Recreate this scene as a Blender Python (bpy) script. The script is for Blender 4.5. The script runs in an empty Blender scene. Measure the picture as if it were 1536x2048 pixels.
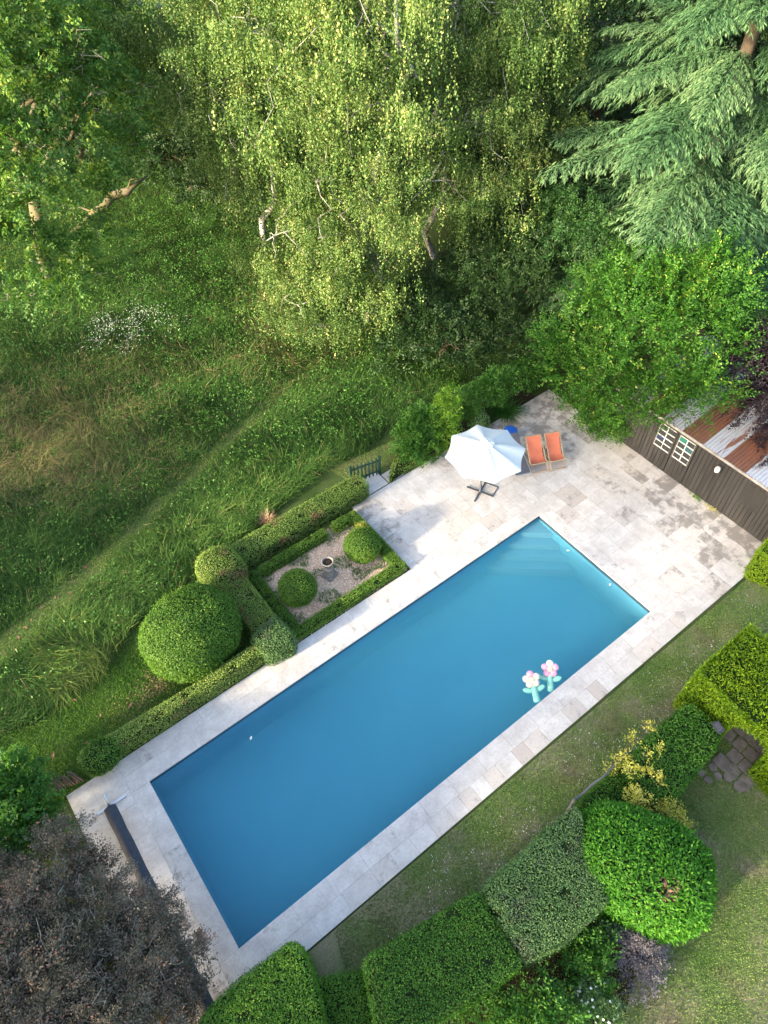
import bpy, math
import numpy as np
from math import sin, cos, pi, radians, sqrt, exp

rng = np.random.default_rng(11)
scene = bpy.context.scene
col = scene.collection

# ------------------------------------------------------------------ camera
# world frame: origin at the pool centre, x along the long side of the pool, y towards the meadow, z up (metres)
H = 19.4
F = 1385.0                       # focal length in photo pixels (1536 x 2048)
CAM = np.array([-5.747, -6.608, H])
_up = np.array([-0.02338624, -0.62559063, -0.7798009])
_X = np.array([0.999302, -0.03735657, 0.0]); _X /= np.linalg.norm(_X)
_Y = np.array([-0.02913068, -0.7792566, 0.6260276])
_cu, _su = 0.81282315, 0.58251053
def cam2world(w):                # horizontal camera frame -> pool frame
    return np.array([w[0]*_cu + w[1]*_su, -w[0]*_su + w[1]*_cu, w[2]])
def ray(px, py):
    d = np.array([px-768.0, py-1024.0, F])
    return np.array([d@_X, d@_Y, d@_up])
def G(px, py, z=0.0):            # point of a photo pixel at height z
    w = ray(px, py); t = (z-H)/w[2]
    return CAM + cam2world(w*t)
def R(px, py, D):                # point of a photo pixel at horizontal distance D
    w = ray(px, py)
    return CAM + cam2world(w*(D/w[1]))
def to_px(P):
    d = P-CAM; wx = d[:, 0]*_cu-d[:, 1]*_su; wy = d[:, 0]*_su+d[:, 1]*_cu; wz = d[:, 2]
    c = wx[:, None]*_X+wy[:, None]*_Y+wz[:, None]*_up
    return 768+F*c[:, 0]/c[:, 2], 1024+F*c[:, 1]/c[:, 2]
RX = cam2world(np.array([1.0, 0, 0])); RY = cam2world(np.array([0, 1.0, 0]))

cam_data = bpy.data.cameras.new('camera')
cam = bpy.data.objects.new('camera', cam_data); col.objects.link(cam)
cam_data.sensor_fit = 'VERTICAL'; cam_data.sensor_height = 24.0; cam_data.sensor_width = 18.0
cam_data.lens = F/2048*24.0
cam_data.clip_end = 1000.0
import mathutils
ax = cam2world(np.array([_X[0], _Y[0], _up[0]])); ay = -cam2world(np.array([_X[1], _Y[1], _up[1]])); az = -cam2world(np.array([_X[2], _Y[2], _up[2]]))
M = mathutils.Matrix(((ax[0], ay[0], az[0], CAM[0]), (ax[1], ay[1], az[1], CAM[1]), (ax[2], ay[2], az[2], CAM[2]), (0, 0, 0, 1)))
cam.matrix_world = M
scene.camera = cam

# ------------------------------------------------------------------ light
SUN_ELEV = radians(18.0)
SUN_TRAVEL = radians(-2.0)       # heading of the light in the pool frame
sd = np.array([cos(SUN_TRAVEL)*cos(SUN_ELEV), sin(SUN_TRAVEL)*cos(SUN_ELEV), -sin(SUN_ELEV)])
sun_data = bpy.data.lights.new('sun', 'SUN'); sun = bpy.data.objects.new('sun', sun_data); col.objects.link(sun)
sun_data.energy = 3.5; sun_data.angle = radians(4.0); sun_data.color = (1.0, 0.86, 0.62)
sun.rotation_euler = mathutils.Vector(sd).to_track_quat('-Z', 'Y').to_euler()
sun.location = (-30, 8, 30)
world = bpy.data.worlds.new('World'); scene.world = world; world.use_nodes = True
wn = world.node_tree.nodes; wl = world.node_tree.links
sky = wn.new('ShaderNodeTexSky'); sky.sky_type = 'NISHITA'; sky.sun_disc = False
sky.sun_elevation = SUN_ELEV
src = -sd
sky.sun_rotation = math.atan2(src[0], src[1])
sky.air_density = 1.0; sky.dust_density = 3.0; sky.ozone_density = 0.6
wn['Background'].inputs['Strength'].default_value = 0.15
wl.new(sky.outputs[0], wn['Background'].inputs['Color'])
scene.view_settings.view_transform = 'Standard'; scene.view_settings.look = 'None'
scene.view_settings.exposure = 2.35; scene.view_settings.gamma = 1.0
scene.view_settings.use_curve_mapping = False
scene.render.engine = 'CYCLES'
scene.cycles.use_denoising = True
scene.cycles.max_bounces = 8; scene.cycles.diffuse_bounces = 2; scene.cycles.glossy_bounces = 2
scene.cycles.transmission_bounces = 4; scene.cycles.transparent_max_bounces = 12; scene.cycles.volume_bounces = 2

# ------------------------------------------------------------------ materials
MATS = {}
def new_mat(name):
    m = bpy.data.materials.new(name); m.use_nodes = True
    MATS[name] = m
    nt = m.node_tree
    return m, nt, nt.nodes['Principled BSDF']
def N(nt, t, **kw):
    n = nt.nodes.new(t)
    for k, v in kw.items():
        if k in n.inputs: n.inputs[k].default_value = v
        else: setattr(n, k, v)
    return n
def ramp(nt, stops, interp='LINEAR'):
    r = nt.nodes.new('ShaderNodeValToRGB'); cr = r.color_ramp; cr.interpolation = interp
    while len(cr.elements) < len(stops): cr.elements.new(0.5)
    for e, (p, c) in zip(cr.elements, stops):
        e.position = p; e.color = (c[0], c[1], c[2], 1)
    return r
def mix(nt, fac, a, b, mode='MIX'):
    n = nt.nodes.new('ShaderNodeMix'); n.data_type = 'RGBA'; n.blend_type = mode
    for s, v in ((0, fac), (6, a), (7, b)):
        if isinstance(v, bpy.types.NodeSocket): nt.links.new(v, n.inputs[s])
        elif s == 0: n.inputs[0].default_value = v
        else: n.inputs[s].default_value = (v[0], v[1], v[2], 1)
    return n.outputs[2]
def noise(nt, scale, detail=4, rough=0.55, coord='pos'):
    n = N(nt, 'ShaderNodeTexNoise', Scale=scale, Detail=detail, Roughness=rough)
    if coord == 'pos':
        g = nt.nodes.new('ShaderNodeNewGeometry'); nt.links.new(g.outputs['Position'], n.inputs['Vector'])
    else:
        g = nt.nodes.new('ShaderNodeTexCoord'); nt.links.new(g.outputs['Object'], n.inputs['Vector'])
    return n.outputs['Fac']
def mrange(nt, v, a, b, c=0.0, d=1.0):
    n = nt.nodes.new('ShaderNodeMapRange'); nt.links.new(v, n.inputs[0])
    for i, x in zip((1, 2, 3, 4), (a, b, c, d)): n.inputs[i].default_value = x
    return n.outputs[0]
def mathn(nt, op, a, b=0.0):
    n = nt.nodes.new('ShaderNodeMath'); n.operation = op
    for i, v in enumerate((a, b)):
        if isinstance(v, bpy.types.NodeSocket): nt.links.new(v, n.inputs[i])
        else: n.inputs[i].default_value = v
    return n.outputs[0]
def bump(nt, p, h, strength=0.4, dist=0.02):
    b = N(nt, 'ShaderNodeBump', Strength=strength, Distance=dist)
    nt.links.new(h, b.inputs['Height']); nt.links.new(b.outputs[0], p.inputs['Normal'])

def leaf_mat(name, stops, transl=0.35, rough=0.55, patch=None, spec=0.3, tcol=None, gain=1.4):
    """stops: ramp over the per-leaf random value; patch: (colour, noise scale, lo, hi)"""
    m, nt, p = new_mat(name)
    at = nt.nodes.new('ShaderNodeAttribute'); at.attribute_name = 'rnd'
    oi = nt.nodes.new('ShaderNodeObjectInfo')
    fac = mathn(nt, 'ADD', at.outputs['Fac'], mrange(nt, oi.outputs['Random'], 0, 1, -.16, .16))
    stops = [(p_, tuple(min(.9, v*gain) for v in c_)) for p_, c_ in stops]
    r = ramp(nt, stops); nt.links.new(fac, r.inputs[0]); c = r.outputs[0]
    if patch:
        n = noise(nt, patch[1], 3, 0.6)
        c = mix(nt, mrange(nt, n, patch[2], patch[3]), c, patch[0])
    nt.links.new(c, p.inputs['Base Color'])
    p.inputs['Roughness'].default_value = rough; p.inputs['Specular IOR Level'].default_value = spec
    t = nt.nodes.new('ShaderNodeBsdfTranslucent')
    tc = mix(nt, 1.0, c, tcol or (1.25, 1.15, 0.5), 'MULTIPLY'); nt.links.new(tc, t.inputs['Color'])
    mx = nt.nodes.new('ShaderNodeMixShader'); mx.inputs[0].default_value = transl
    nt.links.new(p.outputs[0], mx.inputs[1]); nt.links.new(t.outputs[0], mx.inputs[2])
    nt.links.new(mx.outputs[0], nt.nodes['Material Output'].inputs['Surface'])
    return m
def flat_mat(name, c, rough=0.6, nz=None, metallic=0.0, bmp=0.0, spec=0.4):
    m, nt, p = new_mat(name)
    if nz:
        f = noise(nt, nz[1], 5, 0.6, 'obj')
        cc = mix(nt, mrange(nt, f, 0.35, 0.65), c, nz[0]); nt.links.new(cc, p.inputs['Base Color'])
        if bmp: bump(nt, p, f, bmp, 0.01)
    else: p.inputs['Base Color'].default_value = (*c, 1)
    p.inputs['Roughness'].default_value = rough; p.inputs['Metallic'].default_value = metallic
    p.inputs['Specular IOR Level'].default_value = spec
    return m

leaf_mat('birch_leaf', [(0, (.025, .06, .014)), (.4, (.07, .13, .03)), (.75, (.16, .215, .06)), (1, (.34, .33, .14))], .33)
leaf_mat('walnut_leaf', [(0, (.022, .07, .014)), (.6, (.065, .15, .026)), (1, (.22, .27, .05))], .33)
leaf_mat('dark_leaf', [(0, (.008, .024, .007)), (.7, (.022, .055, .014)), (1, (.05, .095, .022))], .2, gain=1.1)
leaf_mat('understorey_leaf', [(0, (.010, .036, .009)), (.7, (.026, .078, .017)), (1, (.06, .12, .026))], .25, gain=1.2)
leaf_mat('hornbeam_leaf', [(0, (.012, .055, .007)), (.6, (.043, .14, .015)), (.93, (.11, .23, .028)), (1, (.28, .32, .06))], .4, gain=1.15)
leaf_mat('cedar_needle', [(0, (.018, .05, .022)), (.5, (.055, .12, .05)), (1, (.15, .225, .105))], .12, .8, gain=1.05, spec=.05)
leaf_mat('smoke_leaf', [(0, (.045, .052, .03)), (.45, (.115, .105, .075)), (.75, (.19, .15, .115)), (.92, (.27, .145, .10)), (1, (.32, .15, .10))], .2, .9, tcol=(1, .9, .8), spec=.03, gain=1.45)
leaf_mat('purple_leaf', [(0, (.012, .010, .014)), (.7, (.030, .020, .028)), (1, (.06, .05, .05))], .15, tcol=(1, .8, .8), gain=1.0)
leaf_mat('box_leaf', [(0, (.03, .08, .010)), (.6, (.075, .165, .018)), (1, (.15, .22, .03))], .3)
leaf_mat('hedge_leaf', [(0, (.05, .095, .018)), (.6, (.115, .175, .034)), (1, (.21, .25, .065))], .3, patch=((.26, .18, .085), 1.5, .55, .68), gain=1.85)
leaf_mat('privet_leaf', [(0, (.04, .085, .026)), (.6, (.085, .15, .05)), (1, (.16, .23, .09))], .3, patch=((.13, .15, .09), 1.1, .54, .72), gain=1.75)
leaf_mat('yew_leaf', [(0, (.02, .07, .008)), (.6, (.05, .14, .012)), (1, (.11, .21, .02))], .3)
leaf_mat('golden_conifer_leaf', [(0, (.06, .13, .005)), (.6, (.15, .25, .008)), (1, (.30, .36, .015))], .35)
leaf_mat('laurel_leaf', [(0, (.022, .095, .008)), (.6, (.05, .165, .012)), (1, (.115, .25, .03))], .3, .55, spec=.22)
leaf_mat('gold_shrub_leaf', [(0, (.17, .18, .03)), (.6, (.34, .32, .06)), (1, (.48, .42, .12))], .3, gain=1.7)
leaf_mat('bright_leaf', [(0, (.05, .14, .012)), (.6, (.12, .25, .025)), (1, (.28, .36, .07))], .4)
leaf_mat('shrub_leaf', [(0, (.02, .07, .012)), (.6, (.05, .14, .02)), (1, (.11, .21, .04))], .35)
leaf_mat('fresh_leaf', [(0, (.03, .10, .016)), (.6, (.075, .19, .03)), (1, (.15, .26, .05))], .4)
leaf_mat('grey_shrub_leaf', [(0, (.06, .055, .065)), (.6, (.13, .12, .135)), (1, (.20, .17, .18))], .2, .8, tcol=(1, 1, 1))
leaf_mat('white_petal', [(0, (.40, .45, .36)), (1, (.80, .80, .75))], .2, tcol=(1, 1, 1), gain=1.0)
leaf_mat('meadow_blade', [(0, (.022, .062, .014)), (.35, (.05, .115, .024)), (.62, (.095, .17, .035)), (.78, (.20, .23, .06)), (.9, (.24, .18, .10)), (1, (.19, .13, .085))], .3, .7, spec=.12, gain=1.05)
leaf_mat('lawn_blade', [(0, (.045, .09, .02)), (.5, (.085, .14, .034)), (.8, (.14, .165, .06)), (1, (.19, .17, .09))], .3, .8, spec=.1, patch=((.20, .165, .105), .6, .53, .69), gain=2.3)
leaf_mat('mown_blade', [(0, (.04, .10, .018)), (.5, (.08, .155, .03)), (.85, (.15, .20, .045)), (1, (.22, .22, .07))], .3, .8, spec=.1, gain=1.8)
leaf_mat('bark_chip', [(0, (.44, .27, .17)), (.5, (.76, .55, .40)), (1, (.88, .72, .56))], .05, .9, tcol=(1, 1, 1), gain=1.0)
leaf_mat('fallen_leaf', [(0, (.17, .09, .05)), (1, (.34, .23, .14))], .1, tcol=(1, 1, 1), gain=1.0)
flat_mat('hedge_core', (.012, .024, .008), .95, ((.02, .03, .01), 6.0), spec=.05)
flat_mat('brown_core', (.03, .022, .015), .95, spec=.05)
flat_mat('birch_bark', (.38, .37, .35), .85, ((.09, .08, .07), 2.6))
flat_mat('bark', (.10, .075, .05), .9, ((.05, .04, .03), 3.0), bmp=.5)
flat_mat('mossy_bark', (.13, .11, .09), .9, ((.10, .085, .025), 2.6), bmp=.8)
flat_mat('twig', (.22, .19, .16), .9)
flat_mat('teak', (.42, .31, .20), .6, ((.34, .25, .16), 8.0))
flat_mat('orange_canvas', (.62, .19, .11), .85, ((.58, .165, .095), 5.0), spec=.1)
flat_mat('canvas_white', (.60, .64, .635), .9, spec=.1)
flat_mat('grey_mesh', (.10, .10, .12), .8)
flat_mat('steel_dark', (.10, .10, .11), .45, metallic=.6)
flat_mat('white_metal', (.72, .72, .72), .35, metallic=.2)
flat_mat('brushed_steel', (.62, .63, .65), .3, metallic=.9)
flat_mat('cover_navy', (.035, .04, .055), .75, ((.05, .055, .07), 6.0), bmp=.3)
flat_mat('blue_plastic', (.012, .09, .42), .35)
flat_mat('gate_green', (.012, .05, .035), .5)
flat_mat('plaster_white', (.68, .67, .62), .6)
flat_mat('grey_trim', (.34, .33, .32), .8, ((.20, .18, .17), 4.0))
flat_mat('lamp_glass', (.75, .73, .66), .4)
flat_mat('slate', (.05, .052, .068), .8, spec=.1)
flat_mat('slate_letter', (.16, .165, .19), .8)
flat_mat('stone_urn', (.27, .24, .21), .95, ((.18, .16, .14), 9.0), bmp=.4)
flat_mat('soil', (.06, .042, .03), .95, ((.035, .028, .02), 9.0), bmp=.5, spec=.05)
flat_mat('grey_rail', (.11, .11, .10), .9, ((.14, .14, .13), 4.0))
flat_mat('wattle', (.20, .14, .10), .9, ((.12, .085, .06), 6.0))
flat_mat('paver_stone', (.21, .175, .15), .9, ((.12, .10, .085), 5.0), bmp=.4)
flat_mat('petal_pink', (.70, .33, .45), .35)
flat_mat('petal_cream', (.70, .62, .50), .35)
flat_mat('flower_eye', (.90, .80, .45), .35)
flat_mat('mint_vinyl', (.22, .56, .46), .3)
flat_mat('teal_paint', (.015, .14, .11), .5)
flat_mat('blue_paint', (.02, .025, .075), .5)
flat_mat('poster_blue', (.02, .07, .085), .5)
flat_mat('dark_hatch', (.02, .019, .018), .8, ((.03, .028, .026), 3.0))
flat_mat('dark_glass', (.03, .032, .035), .08, spec=.6)

def tile_mat(name, coping):
    m, nt, p = new_mat(name)
    oi = nt.nodes.new('ShaderNodeObjectInfo')
    if coping: st = [(0, (.57, .535, .50)), (1, (.64, .60, .56))]
    else: st = [(0, (.585, .55, .515)), (.5, (.645, .61, .575)), (.75, (.56, .515, .475)), (.9, (.59, .525, .465)), (1, (.47, .405, .355))]
    r = ramp(nt, st); nt.links.new(oi.outputs['Random'], r.inputs[0])
    n1 = noise(nt, 2.3, 6, 0.65)
    c = mix(nt, mrange(nt, n1, .38, .72), r.outputs[0], (.45, .41, .38))
    n3 = noise(nt, 14.0, 5, 0.7)
    c = mix(nt, mrange(nt, n3, .48, .75, 0, .5), c, (.33, .29, .26))
    # lichen stains, heavier by shed and bed; dark mottling also stronger below the trees
    g = nt.nodes.new('ShaderNodeNewGeometry'); s = nt.nodes.new('ShaderNodeSeparateXYZ'); nt.links.new(g.outputs['Position'], s.inputs[0])
    X, Y = s.outputs[0], s.outputs[1]
    a = mathn(nt, 'MULTIPLY', mrange(nt, X, 9.0, 11.4), mrange(nt, Y, 3.2, .5))
    b = mathn(nt, 'MULTIPLY', mrange(nt, X, 7.6, 10.0), mrange(nt, Y, 3.0, 5.0))
    d = mathn(nt, 'MULTIPLY', mrange(nt, X, 4.2, 2.6), mrange(nt, Y, 4.2, 5.4))
    e = mathn(nt, 'MULTIPLY', mrange(nt, X, -7.8, -8.3), mrange(nt, Y, 1.0, -2.2))
    w = mathn(nt, 'MAXIMUM', mathn(nt, 'MAXIMUM', a, b), mathn(nt, 'MAXIMUM', d, e))
    nn = noise(nt, 2.4, 9, 0.74)
    thr = mathn(nt, 'MULTIPLY', w, .17)
    k = mathn(nt, 'ADD', nn, thr)
    k = mathn(nt, 'ADD', k, mathn(nt, 'MULTIPLY', mrange(nt, oi.outputs['Random'], .3, .9, -.06, .06), 1.0))
    c = mix(nt, mrange(nt, k, .60, .72, 0, .68), c, (.15, .14, .13))
    nt.links.new(c, p.inputs['Base Color']); p.inputs['Roughness'].default_value = .8
    p.inputs['Specular IOR Level'].default_value = .25
    bump(nt, p, n3, .15, .01)
    return m
tile_mat('travertine', False); tile_mat('coping_stone', True)
flat_mat('mortar', (.33, .29, .26), .9)

def liner_mat():
    m, nt, p = new_mat('pool_liner')
    f = noise(nt, .7, 3)
    c = mix(nt, mrange(nt, f, .3, .7), (.07, .26, .38), (.08, .29, .41)); nt.links.new(c, p.inputs['Base Color'])
    p.inputs['Roughness'].default_value = .8; p.inputs['Specular IOR Level'].default_value = .1
liner_mat()
flat_mat('waterline', (.035, .07, .10), .5)
flat_mat('step_liner', (.11, .28, .37), .8, spec=.1)
def water_mat():
    m, nt, p = new_mat('pool_water'); nt.nodes.remove(p)
    tr = nt.nodes.new('ShaderNodeBsdfTransparent'); tr.inputs[0].default_value = (1, 1, 1, 1)
    gl = nt.nodes.new('ShaderNodeBsdfGlossy'); gl.inputs['Roughness'].default_value = .04
    fr = nt.nodes.new('ShaderNodeFresnel'); fr.inputs['IOR'].default_value = 1.33
    ge = nt.nodes.new('ShaderNodeNewGeometry')
    fac = mathn(nt, 'MULTIPLY', fr.outputs[0], mathn(nt, 'SUBTRACT', 1.0, ge.outputs['Backfacing']))
    nz = noise(nt, 1.6, 3, .5)
    b = N(nt, 'ShaderNodeBump', Strength=.12, Distance=.03); nt.links.new(nz, b.inputs['Height'])
    nt.links.new(b.outputs[0], gl.inputs['Normal'])
    mx = nt.nodes.new('ShaderNodeMixShader'); nt.links.new(fac, mx.inputs[0])
    nt.links.new(tr.outputs[0], mx.inputs[1]); nt.links.new(gl.outputs[0], mx.inputs[2])
    out = nt.nodes['Material Output']; nt.links.new(mx.outputs[0], out.inputs['Surface'])
    va = nt.nodes.new('ShaderNodeVolumeAbsorption'); va.inputs['Color'].default_value = (.10, .62, .80, 1); va.inputs['Density'].default_value = .30
    vs = nt.nodes.new('ShaderNodeVolumeScatter'); vs.inputs['Color'].default_value = (.12, .56, .76, 1); vs.inputs['Density'].default_value = .5
    ad = nt.nodes.new('ShaderNodeAddShader'); nt.links.new(va.outputs[0], ad.inputs[0]); nt.links.new(vs.outputs[0], ad.inputs[1])
    nt.links.new(ad.outputs[0], out.inputs['Volume'])
water_mat()

def ground_mat(name, stops, sc, rough=.95, fine=(.5, 22.0)):
    m, nt, p = new_mat(name)
    a = noise(nt, sc, 5, .6); r = ramp(nt, stops); nt.links.new(a, r.inputs[0])
    b = noise(nt, fine[1], 4, .7)
    c = mix(nt, mrange(nt, b, .35, .7, 0, fine[0]), r.outputs[0], tuple(x*.45 for x in stops[0][1]))
    nt.links.new(c, p.inputs['Base Color']); p.inputs['Roughness'].default_value = rough
    p.inputs['Specular IOR Level'].default_value = .05
    bump(nt, p, b, .6, .03)
ground_mat('meadow_ground', [(.3, (.035, .065, .018)), (.5, (.06, .095, .028)), (.7, (.09, .09, .045))], .8)
ground_mat('lawn_ground', [(.32, (.10, .165, .042)), (.5, (.175, .20, .08)), (.62, (.28, .235, .15))], .7)
ground_mat('mown_ground', [(.32, (.05, .10, .022)), (.55, (.085, .13, .035)), (.72, (.15, .15, .06))], .9)
ground_mat('path_ground', [(.3, (.075, .11, .035)), (.5, (.11, .13, .05)), (.7, (.16, .14, .075))], .9)
ground_mat('mulch_ground', [(.3, (.54, .36, .25)), (.5, (.66, .48, .35)), (.7, (.72, .56, .43))], 3.0, fine=(.45, 30))

def plank_mat():
    m, nt, p = new_mat('shed_plank')
    oi = nt.nodes.new('ShaderNodeObjectInfo')
    r = ramp(nt, [(0, (.012, .011, .011)), (.6, (.018, .0165, .0165)), (1, (.030, .027, .026))]); nt.links.new(oi.outputs['Random'], r.inputs[0])
    tc = nt.nodes.new('ShaderNodeNewGeometry'); mp = nt.nodes.new('ShaderNodeMapping'); mp.inputs['Scale'].default_value = (30, 30, 1.2)
    nt.links.new(tc.outputs['Position'], mp.inputs[0]); n = N(nt, 'ShaderNodeTexNoise', Scale=1.0, Detail=5.0); nt.links.new(mp.outputs[0], n.inputs['Vector'])
    c = mix(nt, mrange(nt, n.outputs['Fac'], .4, .75), r.outputs[0], (.045, .041, .039)); nt.links.new(c, p.inputs['Base Color'])
    p.inputs['Roughness'].default_value = .8; bump(nt, p, n.outputs['Fac'], .4, .01)
plank_mat()
def sheet_mat(name, base, other, lo, hi):
    m, nt, p = new_mat(name)
    tc = nt.nodes.new('ShaderNodeNewGeometry'); mp = nt.nodes.new('ShaderNodeMapping'); mp.inputs['Scale'].default_value = (.9, 5.0, 1)
    nt.links.new(tc.outputs['Position'], mp.inputs[0]); n = N(nt, 'ShaderNodeTexNoise', Scale=1.0, Detail=6.0, Roughness=.65); nt.links.new(mp.outputs[0], n.inputs['Vector'])
    c = mix(nt, mrange(nt, n.outputs['Fac'], lo, hi), base, other); nt.links.new(c, p.inputs['Base Color'])
    p.inputs['Roughness'].default_value = .6; p.inputs['Metallic'].default_value = .15
sheet_mat('zinc_sheet', (.40, .42, .46), (.21, .10, .065), .55, .62)
sheet_mat('rusty_sheet', (.20, .085, .05), (.13, .07, .05), .4, .7)

# ------------------------------------------------------------------ mesh helpers
def wloc(o):
    v = np.zeros(3)
    while o is not None:
        v += np.array(o.location); o = o.parent
    return v
def tag(o, label=None, cat=None, group=None, kind=None):
    if label: o['label'] = label
    if cat: o['category'] = cat
    if group: o['group'] = group
    if kind: o['kind'] = kind
    return o
def empty(name, loc, label=None, cat=None, group=None):
    o = bpy.data.objects.new(name, None); col.objects.link(o); o.location = [float(v) for v in loc]; o.empty_display_size = .3
    return tag(o, label, cat, group)
def link_mesh(name, me, mat, parent):
    if mat: me.materials.append(MATS[mat])
    o = bpy.data.objects.new(name, me); col.objects.link(o)
    if parent is not None: o.parent = parent
    return o
def mesh(name, V, Fc, mat, parent=None, smooth=False, local=False):
    V = np.asarray(V, float)
    if parent is not None and not local: V = V - wloc(parent)
    me = bpy.data.meshes.new(name); me.from_pydata(V.tolist(), [], [tuple(f) for f in Fc])
    if smooth:
        for p in me.polygons: p.use_smooth = True
    me.update()
    return link_mesh(name, me, mat, parent)
def quads(name, Q, rnd, mat, parent=None):
    if parent is not None: Q = np.asarray(Q, np.float32) - wloc(parent).astype(np.float32)
    return link_mesh(name, quad_mesh(name, Q, rnd), mat, parent)
def quad_mesh(name, Q, rnd, mat=None):
    """Q: (n,4,3) separate quads, or (n,6,3) two-quad strips; rnd: (n,)"""
    Q = np.asarray(Q, np.float32); n, k = Q.shape[:2]
    me = bpy.data.meshes.new(name)
    me.vertices.add(n*k); me.vertices.foreach_set('co', Q.reshape(-1))
    b = (np.arange(n)*k)[:, None]
    if k == 4: idx = b + np.array([0, 1, 2, 3]); nf = n; rr = rnd
    elif k == 3: idx = b + np.array([0, 1, 2]); nf = n; rr = rnd
    else: idx = b + np.array([0, 1, 2, 3, 3, 2, 4, 5]); nf = 2*n; rr = np.repeat(rnd, 2)
    fl = 3 if k == 3 else 4
    me.loops.add(idx.size); me.loops.foreach_set('vertex_index', idx.reshape(-1).astype(np.int32))
    me.polygons.add(nf); me.polygons.foreach_set('loop_start', (np.arange(nf)*fl).astype(np.int32))
    me.polygons.foreach_set('loop_total', np.full(nf, fl, np.int32))
    at = me.attributes.new('rnd', 'FLOAT', 'FACE'); at.data.foreach_set('value', np.clip(rr, 0, 1).astype(np.float32))
    me.update(); me.validate()
    if mat: me.materials.append(MATS[mat])
    return me
class MB:
    def __init__(s): s.v = []; s.f = []
    def add(s, V, Fc):
        o = len(s.v); s.v += [tuple(map(float, p)) for p in V]; s.f += [tuple(i+o for i in f) for f in Fc]; return s
    def box(s, c, size, rz=0.0, rx=None):
        hx, hy, hz = [x/2 for x in size]; V = []
        for z in (-hz, hz):
            for x, y in ((-hx, -hy), (hx, -hy), (hx, hy), (-hx, hy)):
                V.append((c[0]+x*cos(rz)-y*sin(rz), c[1]+x*sin(rz)+y*cos(rz), c[2]+z))
        return s.add(V, [(3, 2, 1, 0), (4, 5, 6, 7), (0, 1, 5, 4), (1, 2, 6, 5), (2, 3, 7, 6), (3, 0, 4, 7)])
    def bar(s, a, b, w, h, upv=(0, 0, 1)):
        a = np.array(a, float); b = np.array(b, float); d = b-a; d /= np.linalg.norm(d)
        sd_ = np.cross(d, upv)
        if np.linalg.norm(sd_) < 1e-4: sd_ = np.cross(d, (1, 0, 0))
        sd_ /= np.linalg.norm(sd_); u = np.cross(sd_, d)
        V = [p + sd_*x*w/2 + u*y*h/2 for p in (a, b) for x, y in ((-1, -1), (1, -1), (1, 1), (-1, 1))]
        return s.add(V, [(3, 2, 1, 0), (4, 5, 6, 7), (0, 1, 5, 4), (1, 2, 6, 5), (2, 3, 7, 6), (3, 0, 4, 7)])
    def tube(s, pts, rad, n=6, cap=True):
        pts = [np.array(p, float) for p in pts]; m = len(pts)
        if np.isscalar(rad): rad = [rad]*m
        V = []
        for i, p in enumerate(pts):
            d = pts[min(i+1, m-1)]-pts[max(i-1, 0)]; d /= max(np.linalg.norm(d), 1e-9)
            ref = np.array((0, 0, 1.)) if abs(d[2]) < .9 else np.array((1., 0, 0))
            a = np.cross(d, ref); a /= np.linalg.norm(a); b = np.cross(d, a)
            for k in range(n):
                t = 2*pi*k/n; V.append(p + (a*cos(t)+b*sin(t))*rad[i])
        Fc = [(i*n+k, i*n+(k+1) % n, (i+1)*n+(k+1) % n, (i+1)*n+k) for i in range(m-1) for k in range(n)]
        if cap: Fc += [tuple(range(n)), tuple((m-1)*n+k for k in range(n))][0:2]
        return s.add(V, Fc)
    def lathe(s, c, prof, n=20):
        V = [(c[0]+r*cos(2*pi*k/n), c[1]+r*sin(2*pi*k/n), c[2]+z) for r, z in prof for k in range(n)]
        m = len(prof)
        Fc = [(i*n+k, i*n+(k+1) % n, (i+1)*n+(k+1) % n, (i+1)*n+k) for i in range(m-1) for k in range(n)]
        Fc += [tuple(reversed(range(n))), tuple((m-1)*n+k for k in range(n))]
        return s.add(V, Fc)
    def ball(s, c, r, n=12, m=8):
        r = np.broadcast_to(r, 3)
        V = []; Fc = []
        for i in range(m+1):
            t = pi*i/m
            for k in range(n):
                V.append((c[0]+r[0]*sin(t)*cos(2*pi*k/n), c[1]+r[1]*sin(t)*sin(2*pi*k/n), c[2]+r[2]*cos(t)))
        for i in range(m):
            for k in range(n): Fc.append((i*n+k, (i+1)*n+k, (i+1)*n+(k+1) % n, i*n+(k+1) % n))
        return s.add(V, Fc)
    def build(s, name, mat, parent=None, smooth=False): return mesh(name, s.v, s.f, mat, parent, smooth)

def unit(v): return v/np.maximum(np.linalg.norm(v, axis=-1, keepdims=True), 1e-9)
def rand_dir(n): return unit(rng.normal(size=(n, 3)))
def leaf_q(P, D, Nn, L, W):
    """diamond leaves from base P along D, facing Nn"""
    S = unit(np.cross(Nn, D)); L = np.asarray(L)[..., None]*np.ones(1); W = np.asarray(W)[..., None]*np.ones(1)
    mid = P + D*L*.45
    return np.stack([P, mid+S*W*.5, P+D*L, mid-S*W*.5], axis=-2)
def blade_q(P, D, lean, L, W):
    """two-quad bent blades growing along D and bending towards lean"""
    S = unit(np.cross(D, lean)+1e-6); L = L[:, None]; W = W[:, None]
    m = P + D*L*.55; t = P + (D*.75+lean*.75)*L*.95
    return np.stack([P-S*W*.5, P+S*W*.5, m+S*W*.42, m-S*W*.42, t+S*W*.08, t-S*W*.08], axis=1)[:, [0, 1, 2, 3, 4, 5]]
def in_poly(x, y, poly):
    x = np.asarray(x); y = np.asarray(y); r = np.zeros(x.shape, bool); n = len(poly)
    for i in range(n):
        x1, y1 = poly[i][:2]; x2, y2 = poly[(i+1) % n][:2]
        c = ((y1 > y) != (y2 > y)) & (x < (x2-x1)*(y-y1)/((y2-y1) or 1e-9)+x1)
        r ^= c
    return r
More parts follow.
